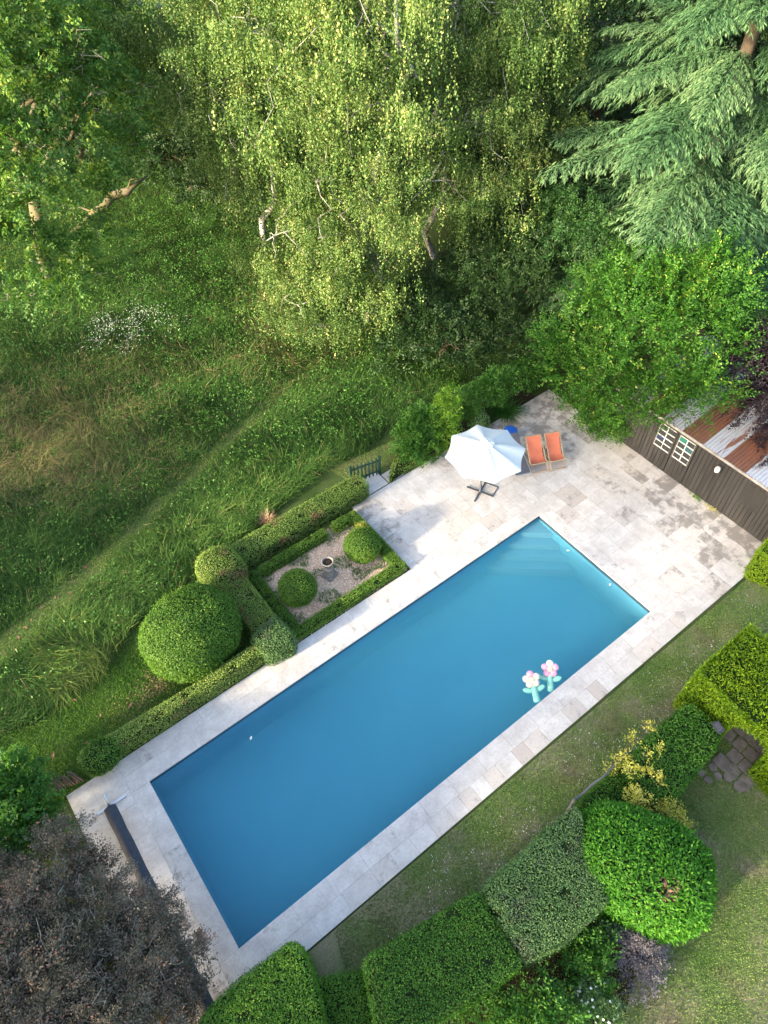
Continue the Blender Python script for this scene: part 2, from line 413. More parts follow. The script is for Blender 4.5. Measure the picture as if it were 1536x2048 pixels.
def poly_dist(x, y, poly):
    d = np.full(np.shape(x), 1e9); n = len(poly)
    for i in range(n):
        a = np.array(poly[i][:2]); b = np.array(poly[(i+1) % n][:2]); e = b-a
        t = np.clip(((x-a[0])*e[0]+(y-a[1])*e[1])/max(e@e, 1e-9), 0, 1)
        d = np.minimum(d, np.hypot(x-a[0]-t*e[0], y-a[1]-t*e[1]))
    return d
def sample_poly(poly, n):
    p = np.array([q[:2] for q in poly]); lo, hi = p.min(0), p.max(0); out = []
    tot = 0
    while tot < n:
        s = rng.uniform(lo, hi, size=(n*2, 2)); s = s[in_poly(s[:, 0], s[:, 1], poly)]; out.append(s); tot += len(s)
    return np.concatenate(out)[:n]
def area(poly):
    p = np.array([q[:2] for q in poly]); x, y = p.T
    return abs(np.dot(x, np.roll(y, -1))-np.dot(y, np.roll(x, -1)))/2
def ccw(poly):
    p = np.array([q[:2] for q in poly]); x, y = p.T
    return list(map(tuple, p)) if np.dot(x, np.roll(y, -1))-np.dot(y, np.roll(x, -1)) > 0 else list(map(tuple, p[::-1]))
def round_poly(poly, r, k=4):
    """cut the corners of a polygon with small arcs"""
    out = []; n = len(poly)
    for i in range(n):
        a, b, c = [np.array(poly[j % n][:2], float) for j in (i-1, i, i+1)]
        d1 = (a-b); d2 = (c-b); l1 = np.linalg.norm(d1); l2 = np.linalg.norm(d2)
        rr = min(r, l1*.45, l2*.45); p = b+d1/l1*rr; q = b+d2/l2*rr
        for t in np.linspace(0, 1, k): out.append(tuple((1-t)**2*p+2*t*(1-t)*b+t*t*q))
    return out
def wob(x, y, s=1.0, seed=0.0):
    return (np.sin(x*1.7*s+seed)+np.sin(y*2.1*s+1.3+seed)+np.sin((x+y)*1.1*s+2.1*seed))/3
def px_poly(pts, z=0.0): return [tuple(G(a, b, z)[:2]) for a, b in pts]

# ------------------------------------------------------------------ plants
def hedge(name, label, cat, poly, h, mat, leaf=(.05, .03), dens=1300, edge=.12, group=None, base=0.0, tilt=.75, wav=.03, core='hedge_core'):
    poly = ccw(round_poly(ccw(poly), .18)); c = np.mean(poly, axis=0)
    e = empty(name, (c[0], c[1], base), label, cat, group)
    # woody core, slightly inside
    P = np.array(poly); inn = c+(P-c)*(1-.07/np.maximum(np.linalg.norm(P-c, axis=1), .2))[:, None]
    n = len(inn); V = [(x, y, base) for x, y in inn]+[(x, y, h-.1) for x, y in inn]+[(x, y, h-.055) for x, y in (c+(inn-c)*.86)]
    Fc = [(i, (i+1) % n, n+(i+1) % n, n+i) for i in range(n)]+[(n+i, n+(i+1) % n, 2*n+(i+1) % n, 2*n+i) for i in range(n)]+[tuple(range(2*n, 3*n))]
    mesh('branches', V, Fc, core, e)
    # leaves: top
    na = int(area(poly)*dens); s = sample_poly(poly, na); d = poly_dist(s[:, 0], s[:, 1], poly)
    t = np.clip(d/edge, 0, 1); z = h-edge*.8*(1-np.sqrt(1-(1-t)**2)) + wav*wob(s[:, 0], s[:, 1], 1.6, h*9) + rng.normal(0, .014, na)
    Pt = np.column_stack([s, z]); Nt = unit(np.column_stack([np.zeros((na, 2)), np.ones(na)]) + rng.normal(0, tilt*.6, (na, 3)))
    Ps = [Pt]; Ns = [Nt]
    for i in range(len(poly)):
        a = np.array(poly[i]); b = np.array(poly[(i+1) % len(poly)]); L = np.linalg.norm(b-a); m = int(L*(h-base)*dens*.75)
        if m < 1: continue
        u = rng.random(m); zz = base+rng.random(m)*(h-base-edge*.5); nn = np.array([b[1]-a[1], a[0]-b[0]])/L
        off = rng.normal(0, .018, m)+wav*wob(u*L+a[0], zz*1.5+a[1], 2.2, h)
        q = a+(b-a)*u[:, None]+nn*off[:, None]
        Ps.append(np.column_stack([q, zz])); Ns.append(unit(np.array([nn[0], nn[1], .25])+rng.normal(0, tilt*.6, (m, 3))))
    P_ = np.concatenate(Ps); N_ = np.concatenate(Ns); k = len(P_)
    keep = rng.random(k) > .8*np.clip((wob(P_[:, 0]*1.1+P_[:, 2], P_[:, 1]*1.2+P_[:, 2], 4.3, h*5)-.62)*5, 0, 1)
    P_, N_ = P_[keep], N_[keep]; k = len(P_)
    D_ = unit(np.cross(N_, rand_dir(k))); D_ = unit(D_+N_*.45)
    sh = rng.random(k) < .035; P_[sh] += N_[sh]*rng.uniform(.01, .07, (int(sh.sum()), 1)); D_[sh] = unit(D_[sh]*.4+N_[sh])
    L_ = leaf[0]*rng.uniform(.7, 1.35, k); W_ = leaf[1]*rng.uniform(.7, 1.3, k)
    r = np.clip(rng.beta(2.2, 2.2, k)+.14*wob(P_[:, 0], P_[:, 1], 3.1, h*3), 0, 1)
    quads('foliage', leaf_q(P_, D_, N_, L_, W_), r, mat, e)
    return e
def dome(name, label, cat, c, r, mat, leaf=(.05, .03), dens=1300, group=None, power=2.0, tilt=.75, base=0.0, lump=.03, rot=0.0, core='hedge_core', spot=None):
    """clipped ball or dome; c = centre, r = radii; sits on base"""
    c = np.array(c, float); r = np.broadcast_to(np.array(r, float), 3)
    e = empty(name, (c[0], c[1], base), label, cat, group)
    def surf(dv, k=1.0):
        s = (np.sum(np.abs(dv)**power, axis=1))**(-1/power)
        q = dv*s[:, None]*r*k
        q = np.column_stack([q[:, 0]*cos(rot)-q[:, 1]*sin(rot), q[:, 0]*sin(rot)+q[:, 1]*cos(rot), q[:, 2]])
        return q+c
    mb = MB().ball((0, 0, 0), 1.0, 24, 14); V = surf(unit(np.array(mb.v)+1e-9), .955); V[:, 2] = np.maximum(V[:, 2], base)
    mesh('branches', V, mb.f, core, e, True)
    n = int(4*pi*((r[0]*r[1])**1.6/3+(r[0]*r[2])**1.6/3+(r[1]*r[2])**1.6/3)**(1/1.6)*dens)
    dv = rand_dir(n); P_ = surf(dv); nn = unit(dv/r)
    nn = np.column_stack([nn[:, 0]*cos(rot)-nn[:, 1]*sin(rot), nn[:, 0]*sin(rot)+nn[:, 1]*cos(rot), nn[:, 2]])
    P_ += nn*(rng.normal(0, .015, n)+lump*wob(P_[:, 0]*1.3, P_[:, 1]*1.3+P_[:, 2], 2.4, c[0]))[:, None]
    k = P_[:, 2] > base; P_ = P_[k]; nn = nn[k]; n = len(P_)
    N_ = unit(nn+rng.normal(0, tilt*.6, (n, 3))); D_ = unit(np.cross(N_, rand_dir(n))); D_ = unit(D_+N_*.45)
    sh = rng.random(n) < .04; P_[sh] += nn[sh]*rng.uniform(.01, .08, (int(sh.sum()), 1)); D_[sh] = unit(D_[sh]*.4+nn[sh])
    rr = np.clip(rng.beta(2.2, 2.2, n)+.14*wob(P_[:, 0]*1.2, P_[:, 1]+P_[:, 2], 3.0, c[1]), 0, 1)
    Q = leaf_q(P_, D_, N_, leaf[0]*rng.uniform(.7, 1.35, n), leaf[1]*rng.uniform(.7, 1.3, n))
    if spot is not None:                                   # a small dead patch where the leaves have browned
        ds = np.linalg.norm(P_-np.array(spot[:3]), axis=1)+rng.normal(0, .05, n); dead = ds < spot[3]
        quads('dead_patch', Q[dead], rr[dead], 'fallen_leaf', e)['kind'] = 'stuff'; Q, rr = Q[~dead], rr[~dead]
    quads('foliage', Q, rr, mat, e)
    return e
def curve_pts(a, b, n=7, sag=.12, jit=.1):
    a = np.array(a, float); b = np.array(b, float); L = np.linalg.norm(b-a); t = np.linspace(0, 1, n)[:, None]
    p = a+(b-a)*t; p[:, 2] += sag*L*np.sin(pi*t[:, 0])
    j = rng.normal(0, jit*L*.12, (n, 3)); j[0] = j[-1] = 0
    return p+j
def sprays(cent, outw, n_leaf, length, lsz, flat=.5, droop=.25):
    """planar leafy twigs: cent (m,3) bases, outw (m,3) directions -> leaf quads"""
    m = len(cent); ax = unit(outw+rng.normal(0, .35, (m, 3))); up = unit(np.array([0, 0, 1.])*flat+outw*(1-flat)+rng.normal(0, .3, (m, 3)))
    side = unit(np.cross(up, ax)); nn = np.cross(ax, side); Ln = length*rng.uniform(.6, 1.3, m)
    t = np.linspace(.08, 1, n_leaf)[None, :]*np.ones((m, 1)); sg = np.where(np.arange(n_leaf) % 2, 1., -1.)[None, :]
    base = cent[:, None]+ax[:, None]*(t*Ln[:, None])[..., None]; base[..., 2] -= droop*(t**2)*Ln[:, None]
    base += rng.normal(0, .03, base.shape)
    d = unit(ax[:, None]*.65+side[:, None]*sg[..., None]*rng.uniform(.5, 1., (m, n_leaf))[..., None]+rng.normal(0, .22, (m, n_leaf, 3)))
    ln = unit(nn[:, None]+rng.normal(0, .3, (m, n_leaf, 3)))
    L = lsz*rng.uniform(.7, 1.3, (m, n_leaf))*(1.1-.4*t)
    return leaf_q(base, d, ln, L, L*.55).reshape(-1, 4, 3), np.repeat(rng.random(m), n_leaf)
CLUMPS = {}
def clump_set(key, mat, rc, n_spray, n_leaf, length, lsz, flat, droop, variants=4):
    """a few leafy bough meshes shared by all boughs of one kind"""
    if key in CLUMPS: return CLUMPS[key]
    out = []
    for v in range(variants):
        m = n_spray; dv = rand_dir(m); dv[:, 2] = np.where(dv[:, 2] < -.25, -dv[:, 2], dv[:, 2])
        kb = 7; bd = rand_dir(kb); bd[:, 2] = np.abs(bd[:, 2])*.8; near = bd[np.argmax(dv@bd.T, axis=1)]
        dv = unit(dv*.6+near*.55); P_ = dv*(rc*np.where(rng.random(m) < .3, rng.uniform(.15, .6, m), rng.uniform(.55, .95, m)))[:, None]*np.array([1, 1, .75])
        o = dv.copy(); o[:, 2] += .1
        Q, r = sprays(P_, unit(o), n_leaf, length, lsz, flat, droop)
        r = np.clip(.5+(r-.5)*.45+rng.normal(0, .15, len(r)), 0, 1)
        out.append(quad_mesh('bough_foliage', Q, r, mat))
    CLUMPS[key] = out
    return out
def place(me, parent, P_, outw, scale, name='bough_foliage', lean=.8):
    ob = bpy.data.objects.new(name, me); col.objects.link(ob); ob.parent = parent
    up = mathutils.Vector(outw)*lean+mathutils.Vector((0, 0, 1)); q = up.to_track_quat('Z', 'Y') @ mathutils.Quaternion((0, 0, 1), rng.uniform(0, 2*pi))
    ob.rotation_mode = 'QUATERNION'; ob.rotation_quaternion = q
    ob.location = [float(v) for v in (np.array(P_)-wloc(parent))]; ob.scale = [float(scale*rng.uniform(.85, 1.2)) for _ in range(3)]
    return ob
def leafy_tree(name, label, cat, base, lobes, mat, rc=1.0, n_spray=46, n_leaf=14, length=.5, lsz=.1, trunk_r=.18, bark='bark', group=None, flat=.5, droop=.25, top=None, twigs=0, dens=1.0, maxlimb=10, zmin=.15, lean=.8, key=None):
    """lobes: (centre, (r_side, r_depth, r_up)); base: trunk foot; every lobe is filled with leafy boughs"""
    base = np.array(base, float); e = empty(name, base, label, cat, group)
    cs = np.array([l[0] for l in lobes]); top = cs.mean(0)*np.array([.5, .5, 1])+base*np.array([.5, .5, 0]) if top is None else np.array(top)
    tp = curve_pts(base, top, 8, 0, .25); MB().tube(tp, np.linspace(trunk_r, trunk_r*.45, 8), 8).build('trunk', bark, e, True)
    order = np.argsort(-np.array([l[1][0] for l in lobes]))[:maxlimb]
    for i in order:
        c = cs[i]; k = int(np.clip(3+4*(c[2]-base[2])/max(top[2]-base[2], .1)*.6, 1, 6)); s = tp[k]
        MB().tube(curve_pts(s, c, 6, .06, .5), np.linspace(trunk_r*.42, .02, 6), 5).build('limb', bark, e, True)
    ms = clump_set(key or (mat, rc, lsz), mat, rc, n_spray, n_leaf, length, lsz, flat, droop); TW = MB(); nb_ = 0
    for (c, rr) in lobes:
        nc = max(1, int(dens*7.0*(rr[0]*rr[2])/(rc*rc)*.5+.5))
        # even spread of directions over the lobe
        for k in range(nc):
            zc = 1-1.45*(k+.5)/nc; th = k*2.39996+rng.normal(0, .25); q = sqrt(max(0, 1-zc*zc))
            d = np.array([q*cos(th), q*sin(th), zc]); f = rng.uniform(.55, .95)*max(.15, (rr[0]-.55*rc)/rr[0]) if nc > 1 else 0.0
            P_ = np.array(c)+(RX*d[0]*rr[0]+RY*d[1]*rr[1]+np.array([0, 0, d[2]*rr[2]]))*f
            if P_[2] < base[2]+zmin: P_[2] = base[2]+zmin+rng.uniform(0, .2)
            place(ms[rng.integers(len(ms))], e, P_, RX*d[0]+RY*d[1]+np.array([0, 0, d[2]]), 1.0, lean=lean); nb_ += 1
        for _ in range(int(twigs*rr[0])):
            d = rand_dir(1)[0]; d[2] = abs(d[2]); tip = np.array(c)+(d[0]*rr[0]*RX+d[1]*rr[1]*RY+np.array([0, 0, d[2]*rr[2]]))*rng.uniform(1.0, 1.2)
            a = np.array(c)+(tip-np.array(c))*rng.uniform(.3, .6); TW.tube(curve_pts(a, tip, 5, .08, 1.0), np.linspace(.016, .006, 5), 4, False)
    if twigs: TW.build('twigs', 'twig', e)['kind'] = 'stuff'
    return e
def birch_set(leaf=.075):
    if 'birch' in CLUMPS: return CLUMPS['birch']
    out = []
    for v in range(6):
        m = 120; nl = 16
        # a few arching branchlets, strands hanging from them
        nb = 7; az_ = rng.uniform(0, 2*pi, nb); L_ = rng.uniform(.7, 1.5, nb); b = rng.integers(0, nb, m); t = rng.uniform(.15, 1.05, m)
        s0 = np.column_stack([np.cos(az_[b])*L_[b]*t, np.sin(az_[b])*L_[b]*t, .45*np.sin(pi*t*.62)*L_[b]])+rng.normal(0, .13, (m, 3))
        L = np.clip(rng.gamma(2.2, .36, m), .15, 2.6); tt = np.linspace(0, 1, nl)[None]*np.ones((m, 1))
        sw = rng.normal(0, .07, (m, 1, 3)); sw[..., 2] = 0; outd = np.stack([np.cos(az_[b]), np.sin(az_[b]), 0*t], -1)[:, None]*.16
        P_ = s0[:, None]+np.stack([0*tt, 0*tt, -tt*L[:, None]], -1)+(sw+outd)*(tt*(1.6-tt)*L[:, None])[..., None]+rng.normal(0, .03, (m, nl, 3))
        D_ = unit(rng.normal(0, .55, (m, nl, 3))+np.array([0, 0, -.8])); N_ = rand_dir(m*nl).reshape(m, nl, 3); LL = leaf*rng.uniform(.7, 1.35, (m, nl))
        r = np.repeat(rng.normal(.42, .15, m), nl)+rng.normal(0, .15, m*nl)
        kp = rng.random(m*nl) < np.repeat(rng.uniform(.45, 1.0, m), nl)
        out.append(quad_mesh('bough_foliage', leaf_q(P_, D_, N_, LL, LL*.72).reshape(-1, 4, 3)[kp], np.clip(r, 0, 1)[kp], 'birch_leaf'))
    CLUMPS['birch'] = out
    return out
def birch(name, label, base, lobes, top=None, trunk_r=.2, dens=1.0):
    base = np.array(base, float); e = empty(name, base, label, 'tree', 'weeping birches')
    top = np.array(top); tp = curve_pts(base, top, 9, 0, .3); MB().tube(tp, np.linspace(trunk_r, trunk_r*.3, 9), 8).build('trunk', 'birch_bark', e, True)
    ms = birch_set(); TW = MB()
    for (c, rh, rv) in lobes:
        c = np.array(c); k = int(np.clip(2+6*(c[2]-1.5)/top[2], 1, 7)); lp = curve_pts(tp[k], c+np.array([0, 0, rv*.5]), 7, .1, .7)
        MB().tube(lp, np.linspace(trunk_r*.4, .025, 7), 6).build('limb', 'birch_bark', e, True)
        nc = max(4, int(dens*2.7*rh*rv/1.3))
        for k in range(nc):
            zc = 1-1.35*(k+.5)/nc; th = k*2.39996+rng.normal(0, .3); q = sqrt(max(0, 1-zc*zc)); f = rng.uniform(.5, 1.0)
            P_ = c+(RX*cos(th)*q*rh+RY*sin(th)*q*rh+np.array([0, 0, zc*rv]))*f+rng.normal(0, .35, 3)
            P_[2] = max(P_[2], 1.7+rng.uniform(0, .5))
            ob = place(ms[rng.integers(6)], e, P_, (0, 0, 1), 1.0, lean=0); sc_ = rng.uniform(.8, 1.15); ob.scale = (sc_, sc_, sc_*rng.uniform(.8, 1.2)*min(1.0, P_[2]/2.6))
            if rng.random() < .5:
                bp = curve_pts(lp[-1], P_+np.array([0, 0, .25]), 6, .15, .7); TW.tube(bp, np.linspace(.028, .008, 6), 4, False)
    TW.build('branchlets', 'birch_bark', e)['kind'] = 'stuff'
    return e

# ================================================================== SETTING
XA, XB, YA, YB = -9.5, 12.6, -3.5, 6.95          # terrace extent
Px, Py = 7.55, 2.5                                # pool half sizes
# ground with a hole for the pool
o = 180.0; hx, hy = Px+.3, Py+.3
mesh('ground', [(-o, -o, 0), (o, -o, 0), (o, o, 0), (-o, o, 0), (-hx, -hy, 0), (hx, -hy, 0), (hx, hy, 0), (-hx, hy, 0)],
     [(0, 1, 5, 4), (1, 2, 6, 5), (2, 3, 7, 6), (3, 0, 4, 7)], 'meadow_ground')['kind'] = 'structure'
def sheet(name, poly, z, mat):
    p = ccw(poly); ob = mesh(name, [(x, y, z) for x, y in p], [tuple(range(len(p)))], mat); ob['kind'] = 'structure'; return ob
lawn_poly = [(-9.0, -3.52), (13.2, -3.62), (18, -3.62), (18, -16), (-9, -16)]
sheet('lawn', lawn_poly, .004, 'lawn_ground')
path_pts = [(640, 728), (594, 758), (520, 832), (430, 906), (332, 1000), (234, 1092), (156, 1170), (59, 1250), (-10, 1310), (-120, 1410)]
pw = [.3, .36, .4, .4, .42, .45, .5, .55, .6, .6]
pc = np.array([G(*p)[:2] for p in path_pts]); dd = np.gradient(pc, axis=0); dd /= np.linalg.norm(dd, axis=1)[:, None]; nn_ = np.column_stack([-dd[:, 1], dd[:, 0]])
path_poly = [tuple(p) for p in pc+nn_*np.array(pw)[:, None]]+[tuple(p) for p in (pc-nn_*np.array(pw)[:, None])[::-1]]
sheet('path', path_poly, .004, 'path_ground')
mown_poly = px_poly([(470, 1100), (398, 1166), (330, 1200), (281, 1244), (234, 1319), (187, 1358), (70, 1451), (-60, 1490), (-60, 1640), (140, 1600), (200, 1540), (420, 1390), (560, 1290), (520, 1200)])
sheet('mown_grass', mown_poly, .006, 'mown_ground')
gate_path = px_poly([(660, 940), (735, 905), (800, 875), (835, 900), (765, 975), (742, 990)])
sheet('gate_path', gate_path, .008, 'path_ground')

# ---- pool basin
ZT, ZW, ZF = .06, -.07, -1.55
basin = empty('pool_basin', (0, 0, 0)); tag(basin, kind='structure')
mesh('pool_wall', [(-Px, -Py, ZF), (Px, -Py, ZF), (Px, Py, ZF), (-Px, Py, ZF), (-Px, -Py, .02), (Px, -Py, .02), (Px, Py, .02), (-Px, Py, .02)],
     [(0, 4, 5, 1), (1, 5, 6, 2), (2, 6, 7, 3), (3, 7, 4, 0)], 'pool_liner', basin)
for _x0, _x1, _y0, _y1 in ((-Px, Px, Py-.006, Py), (-Px, Px, -Py, -Py+.006), (-Px, -Px+.006, -Py+.007, Py-.007), (Px-.006, Px, -Py+.007, Py-.007)):
    MB().box(((_x0+_x1)/2, (_y0+_y1)/2, -.075), (_x1-_x0, _y1-_y0, .165)).build('waterline_band', 'waterline', basin)
mesh('pool_floor', [(-Px, -Py, ZF), (Px, -Py, ZF), (Px, Py, ZF), (-Px, Py, ZF)], [(0, 1, 2, 3)], 'pool_liner', basin)
for i in range(4):                                # corner steps
    s = .75+.42*i; z0 = ZF+.005; z1 = -.28-.27*i
    a = (Px-.003, Py-.003); b = (Px-.003-s*1.18, Py-.003); c = (Px-.003, Py-.003-s)
    V = [(*a, z0), (*b, z0), (*c, z0), (*a, z1), (*b, z1), (*c, z1)]
    mesh('pool_step', V, [(3, 4, 5), (1, 2, 5, 4)], 'step_liner', basin)
e_ = .02
wt = MB().box((0, 0, (ZW+ZF)/2+.001), (2*Px-e_, 2*Py-e_, ZW-ZF-.004)).build('pool_water', 'pool_water'); wt['kind'] = 'structure'

# ---- terrace of stone tiles
terrace = empty('terrace', (0, 0, 0)); tag(terrace, kind='structure')
mb = MB()
for (x0, x1, y0, y1) in ((XA, -Px-.02, YA, 3.5), (-Px-.02, Px+.02, Py+.02, 3.5), (-Px-.02, Px+.02, YA, -Py-.02), (Px+.02, XB, YA, 3.5), (2.52, XB, 3.5, YB)):
    mb.box(((x0+x1)/2, (y0+y1)/2, (.002+ZT-.012)/2), (x1-x0, y1-y0, ZT-.014))
mb.build('mortar_bed', 'mortar', terrace)
unitbox = MB().box((0, 0, 0), (1, 1, 1)); unit_me = {}
def tile(x0, x1, y0, y1, mat, name='tile', gap=.006, parent=terrace, zt=ZT):
    if mat not in unit_me:
        me = bpy.data.meshes.new(name); me.from_pydata(unitbox.v, [], unitbox.f); me.materials.append(MATS[mat]); unit_me[mat] = me
    ob = bpy.data.objects.new(name, unit_me[mat]); col.objects.link(ob); ob.parent = parent
    h = .05; dz = rng.uniform(-.002, .002)
    ob.location = ((x0+x1)/2, (y0+y1)/2, zt-h/2+dz); ob.scale = (x1-x0-gap, y1-y0-gap, h)
    return ob
def ashlar(x0, x1, y0, y1, along='x'):
    if along == 'y':
        rows = [(x0, x1)]; lo, hi = y0, y1
    a0, a1, b0, b1 = (x0, x1, y0, y1) if along == 'x' else (y0, y1, x0, x1)
    b = b0
    while b1-b > .05:
        h = rng.choice([.42, .62, .62, .8]); h = b1-b if b1-b-h < .3 else h
        a = a0-rng.uniform(0, .4)
        while a < a1-.02:
            w = rng.choice([.45, .62, .9]); s, t = max(a, a0), min(a+w, a1)
            if a1-t < .18: t = a1
            if along == 'x': tile(s, t, b, b+h, 'travertine')
            else: tile(b, b+h, s, t, 'travertine')
            a = t
        b += h
cw = .5
# coping stones
for y0, y1 in ((Py-.03, Py+cw), (-Py-cw, -Py+.03)):
    xs = np.linspace(-Px-cw, Px+cw, 17)
    for a, b in zip(xs[:-1], xs[1:]): tile(a, b, y0, y1, 'coping_stone', 'coping_stone', .005)
for x0, x1 in ((Px-.03, Px+cw), (-Px-cw, -Px+.03)):
    ys = np.linspace(-Py+.03, Py-.03, 6)
    for a, b in zip(ys[:-1], ys[1:]): tile(x0, x1, a, b, 'coping_stone', 'coping_stone', .005)
ashlar(XA, -Px-cw, YA, 3.5, 'y')
ashlar(-Px-cw, 2.52, Py+cw, 3.5)
ashlar(-Px-cw, Px+cw, YA, -Py-cw)
ashlar(2.52, Px+cw, Py+cw, YB)
ashlar(Px+cw, XB, YA, YB, 'y')
tile(3.35, 4.25, 7.0, 7.75, 'travertine')
tile(4.3, 5.0, 7.0, 7.5, 'travertine')

# ---- planting bed
bed = [(-2.0, 3.56), (2.42, 3.56), (2.42, 6.62), (-2.0, 6.62)]
sheet('planting_bed', bed, .03, 'mulch_ground')
n = 9000; s = sample_poly(bed, n); N_ = unit(np.array([0, 0, 1.])+rng.normal(0, .35, (n, 3))); D_ = unit(np.cross(N_, rand_dir(n)))
quads('bark_chips', leaf_q(np.column_stack([s, np.full(n, .035)+rng.random(n)*.02]), D_, N_, rng.uniform(.04, .09, n), rng.uniform(.02, .04, n)), rng.random(n), 'bark_chip')
tag(bpy.data.objects['bark_chips'], 'pale pinkish bark chips covering the planting bed', 'bark chips', kind='stuff')
exec_later = []

# ================================================================== CLIPPED HEDGES BY THE MEADOW
hedge('clipped_hedge', 'long straight clipped hedge with brown patches between the meadow and the planting bed', 'hedge', [(-1.95, 6.9), (3.2, 6.88), (3.42, 7.1), (3.35, 7.55), (3.1, 7.68), (-1.95, 7.7)], .68, 'hedge_leaf', leaf=(.038, .024), dens=2500, edge=.06)
kc = G(442, 1140, .55); dome('domed_hedge', 'rounded hedge knob at the corner where two clipped hedges meet, above the big ball', 'hedge', (kc[0], kc[1], .35), (.75, .85, .75), 'hedge_leaf', leaf=(.038, .024), dens=2500, power=2.8)
hedge('clipped_hedge', 'short clipped hedge with bare brown patches between the hedge knob and the cube block', 'hedge', [(-2.98, 4.3), (-2.14, 4.3), (-2.14, 6.75), (-2.98, 6.75)], .68, 'hedge_leaf', leaf=(.038, .024), dens=2500, edge=.06)
hedge('clipped_block', 'grey green clipped cube block beside the pool edge paving', 'hedge', px_poly([(498, 1274), (549, 1223), (589, 1266), (584, 1282), (530, 1306)], 1.0), 1.0, 'privet_leaf', leaf=(.04, .026), dens=2300, edge=.22)
bc = G(382, 1262, 1.1); dome('topiary_ball', 'very large round clipped bush on the mown grass beside the pool hedge', 'topiary', (bc[0], bc[1], 1.05), (1.47, 1.32, 1.06), 'box_leaf', leaf=(.048, .032), dens=2300, power=2.25, lump=.06, rot=.2)
hedge('clipped_hedge', 'low clipped hedge running along the left side of the pool paving', 'hedge', [tuple(G(500, 1292, .75)[:2]), tuple(G(425, 1345, .75)[:2]), tuple(G(300, 1420, .75)[:2]), tuple(G(205, 1475, .75)[:2]), tuple(G(150, 1512, .75)[:2]), (-8.75, 3.55), (-5.0, 3.56), (-2.9, 3.56)], .75, 'hedge_leaf', leaf=(.038, .024), dens=2500, edge=.06)
kd = G(196, 1505, .8); dome('domed_hedge', 'small low dome on the end of the hedge near the wattle fence', 'hedge', (kd[0], kd[1], .55), (.55, .5, .4), 'box_leaf', dens=1400, base=.3)

# low box edging of the bed: four runs, one with a gap
bw = .34; bh = .34
def boxrun(label, x0, x1, y0, y1): return hedge('box_edging', label, 'hedge', [(x0, y0), (x1, y0), (x1, y1), (x0, y1)], bh, 'box_leaf', leaf=(.038, .024), dens=2600, edge=.08, group='box edging of the planting bed', base=.01)
boxrun('low box edging of the bed on the side along the pool', -2.0, 2.42, 3.57, 3.57+bw)
boxrun('low box edging of the bed on the side facing the parasol', 2.42-bw, 2.42, 3.58+bw, 6.6)
boxrun('low box edging of the bed on the side by the cube block', -2.0, -2.0+bw, 3.58+bw, 6.6)
boxrun('long low box edging of the bed beside the tall clipped hedge', -1.98+bw, 1.1, 6.6-bw, 6.6)
boxrun('short piece of box edging at the far corner of the bed past the gap', 1.35, 2.40-bw, 6.6-bw, 6.6)
b1 = G(725, 1092, .5); dome('box_ball', 'round box ball in the bed nearest the parasol', 'topiary', (b1[0], b1[1], .55), (.60, .60, .58), 'box_leaf', leaf=(.038, .024), dens=2800, group='box balls in the planting bed', base=.02)
b2 = G(595, 1178, .5); dome('box_ball', 'round box ball in the bed nearest the cube block', 'topiary', (b2[0], b2[1], .55), (.60, .60, .58), 'box_leaf', leaf=(.038, .024), dens=2800, group='box balls in the planting bed', base=.02)
sp = G(722, 1050, .6); leafy_tree('golden_sprig', 'small bright yellow green sprig growing out of the box edging', 'plant', (sp[0], sp[1], .02), [((sp[0], sp[1], .42), (.14, .14, .18))], 'gold_shrub_leaf', .16, 16, 8, .14, .05, .02)

# ================================================================== BOTTOM RIGHT HEDGES
hedge('yew_hedge', 'bright green pointed hedge end nearest the bottom corner of the pool', 'hedge', px_poly([(582, 1880), (600, 1892), (628, 1960), (650, 2060), (665, 2160), (330, 2160), (415, 2016), (470, 1962)], 1.7), 1.7, 'yew_leaf', leaf=(.055, .02), dens=2200, wav=.03)
hedge('yew_hedge', 'low dark green hedge strip between two taller hedge blocks at the bottom', 'hedge', px_poly([(600, 1965), (728, 1940), (770, 2140), (630, 2140)], 1.15), 1.15, 'yew_leaf', leaf=(.042, .024), dens=2200)
hedge('yew_hedge', 'large flat topped mid green hedge block between the low strip and the grey green block', 'hedge', px_poly([(724, 1920), (959, 1778), (1004, 1865), (1050, 1930), (936, 2012), (845, 2058), (760, 2110)], 1.75), 1.75, 'yew_leaf', leaf=(.042, .024), dens=2200)
hedge('privet_hedge', 'large flat topped grey green hedge block left of the laurel dome', 'hedge', px_poly([(962, 1778), (1060, 1690), (1152, 1605), (1168, 1630), (1178, 1690), (1215, 1765), (1222, 1796), (1200, 1822), (1130, 1880), (1055, 1926), (1008, 1862)], 1.8), 1.8, 'privet_leaf', leaf=(.042, .026), dens=2200, edge=.2, wav=.05)
lc = G(1287, 1738, 1.4); lcx = G(1280, 1734, 1.15)
dome('laurel_dome', 'huge glossy bright green laurel dome at the right beside the lawn', 'topiary', (lcx[0], lcx[1], .95), (1.62, 1.24, 1.2), 'laurel_leaf', leaf=(.09, .044), dens=1300, power=2.7, lump=.05, rot=radians(-62.0), spot=(*G(1331, 1775, 1.95), .22))
hedge('yew_hedge', 'dark green flat hedge with slate plaque beside the arched hedge', 'hedge', px_poly([(1378, 1403), (1451, 1460), (1420, 1510), (1358, 1590), (1300, 1600), (1250, 1540), (1265, 1500)], 1.35), 1.35, 'yew_leaf', leaf=(.06, .03), dens=1400)
hedge('yew_hedge', 'low dark hedge behind the grey rail, left of the yellow sprays', 'hedge', px_poly([(1162, 1598), (1215, 1552), (1262, 1508), (1300, 1590), (1240, 1625), (1180, 1625)], .95), .95, 'yew_leaf', leaf=(.05, .03), dens=1400)
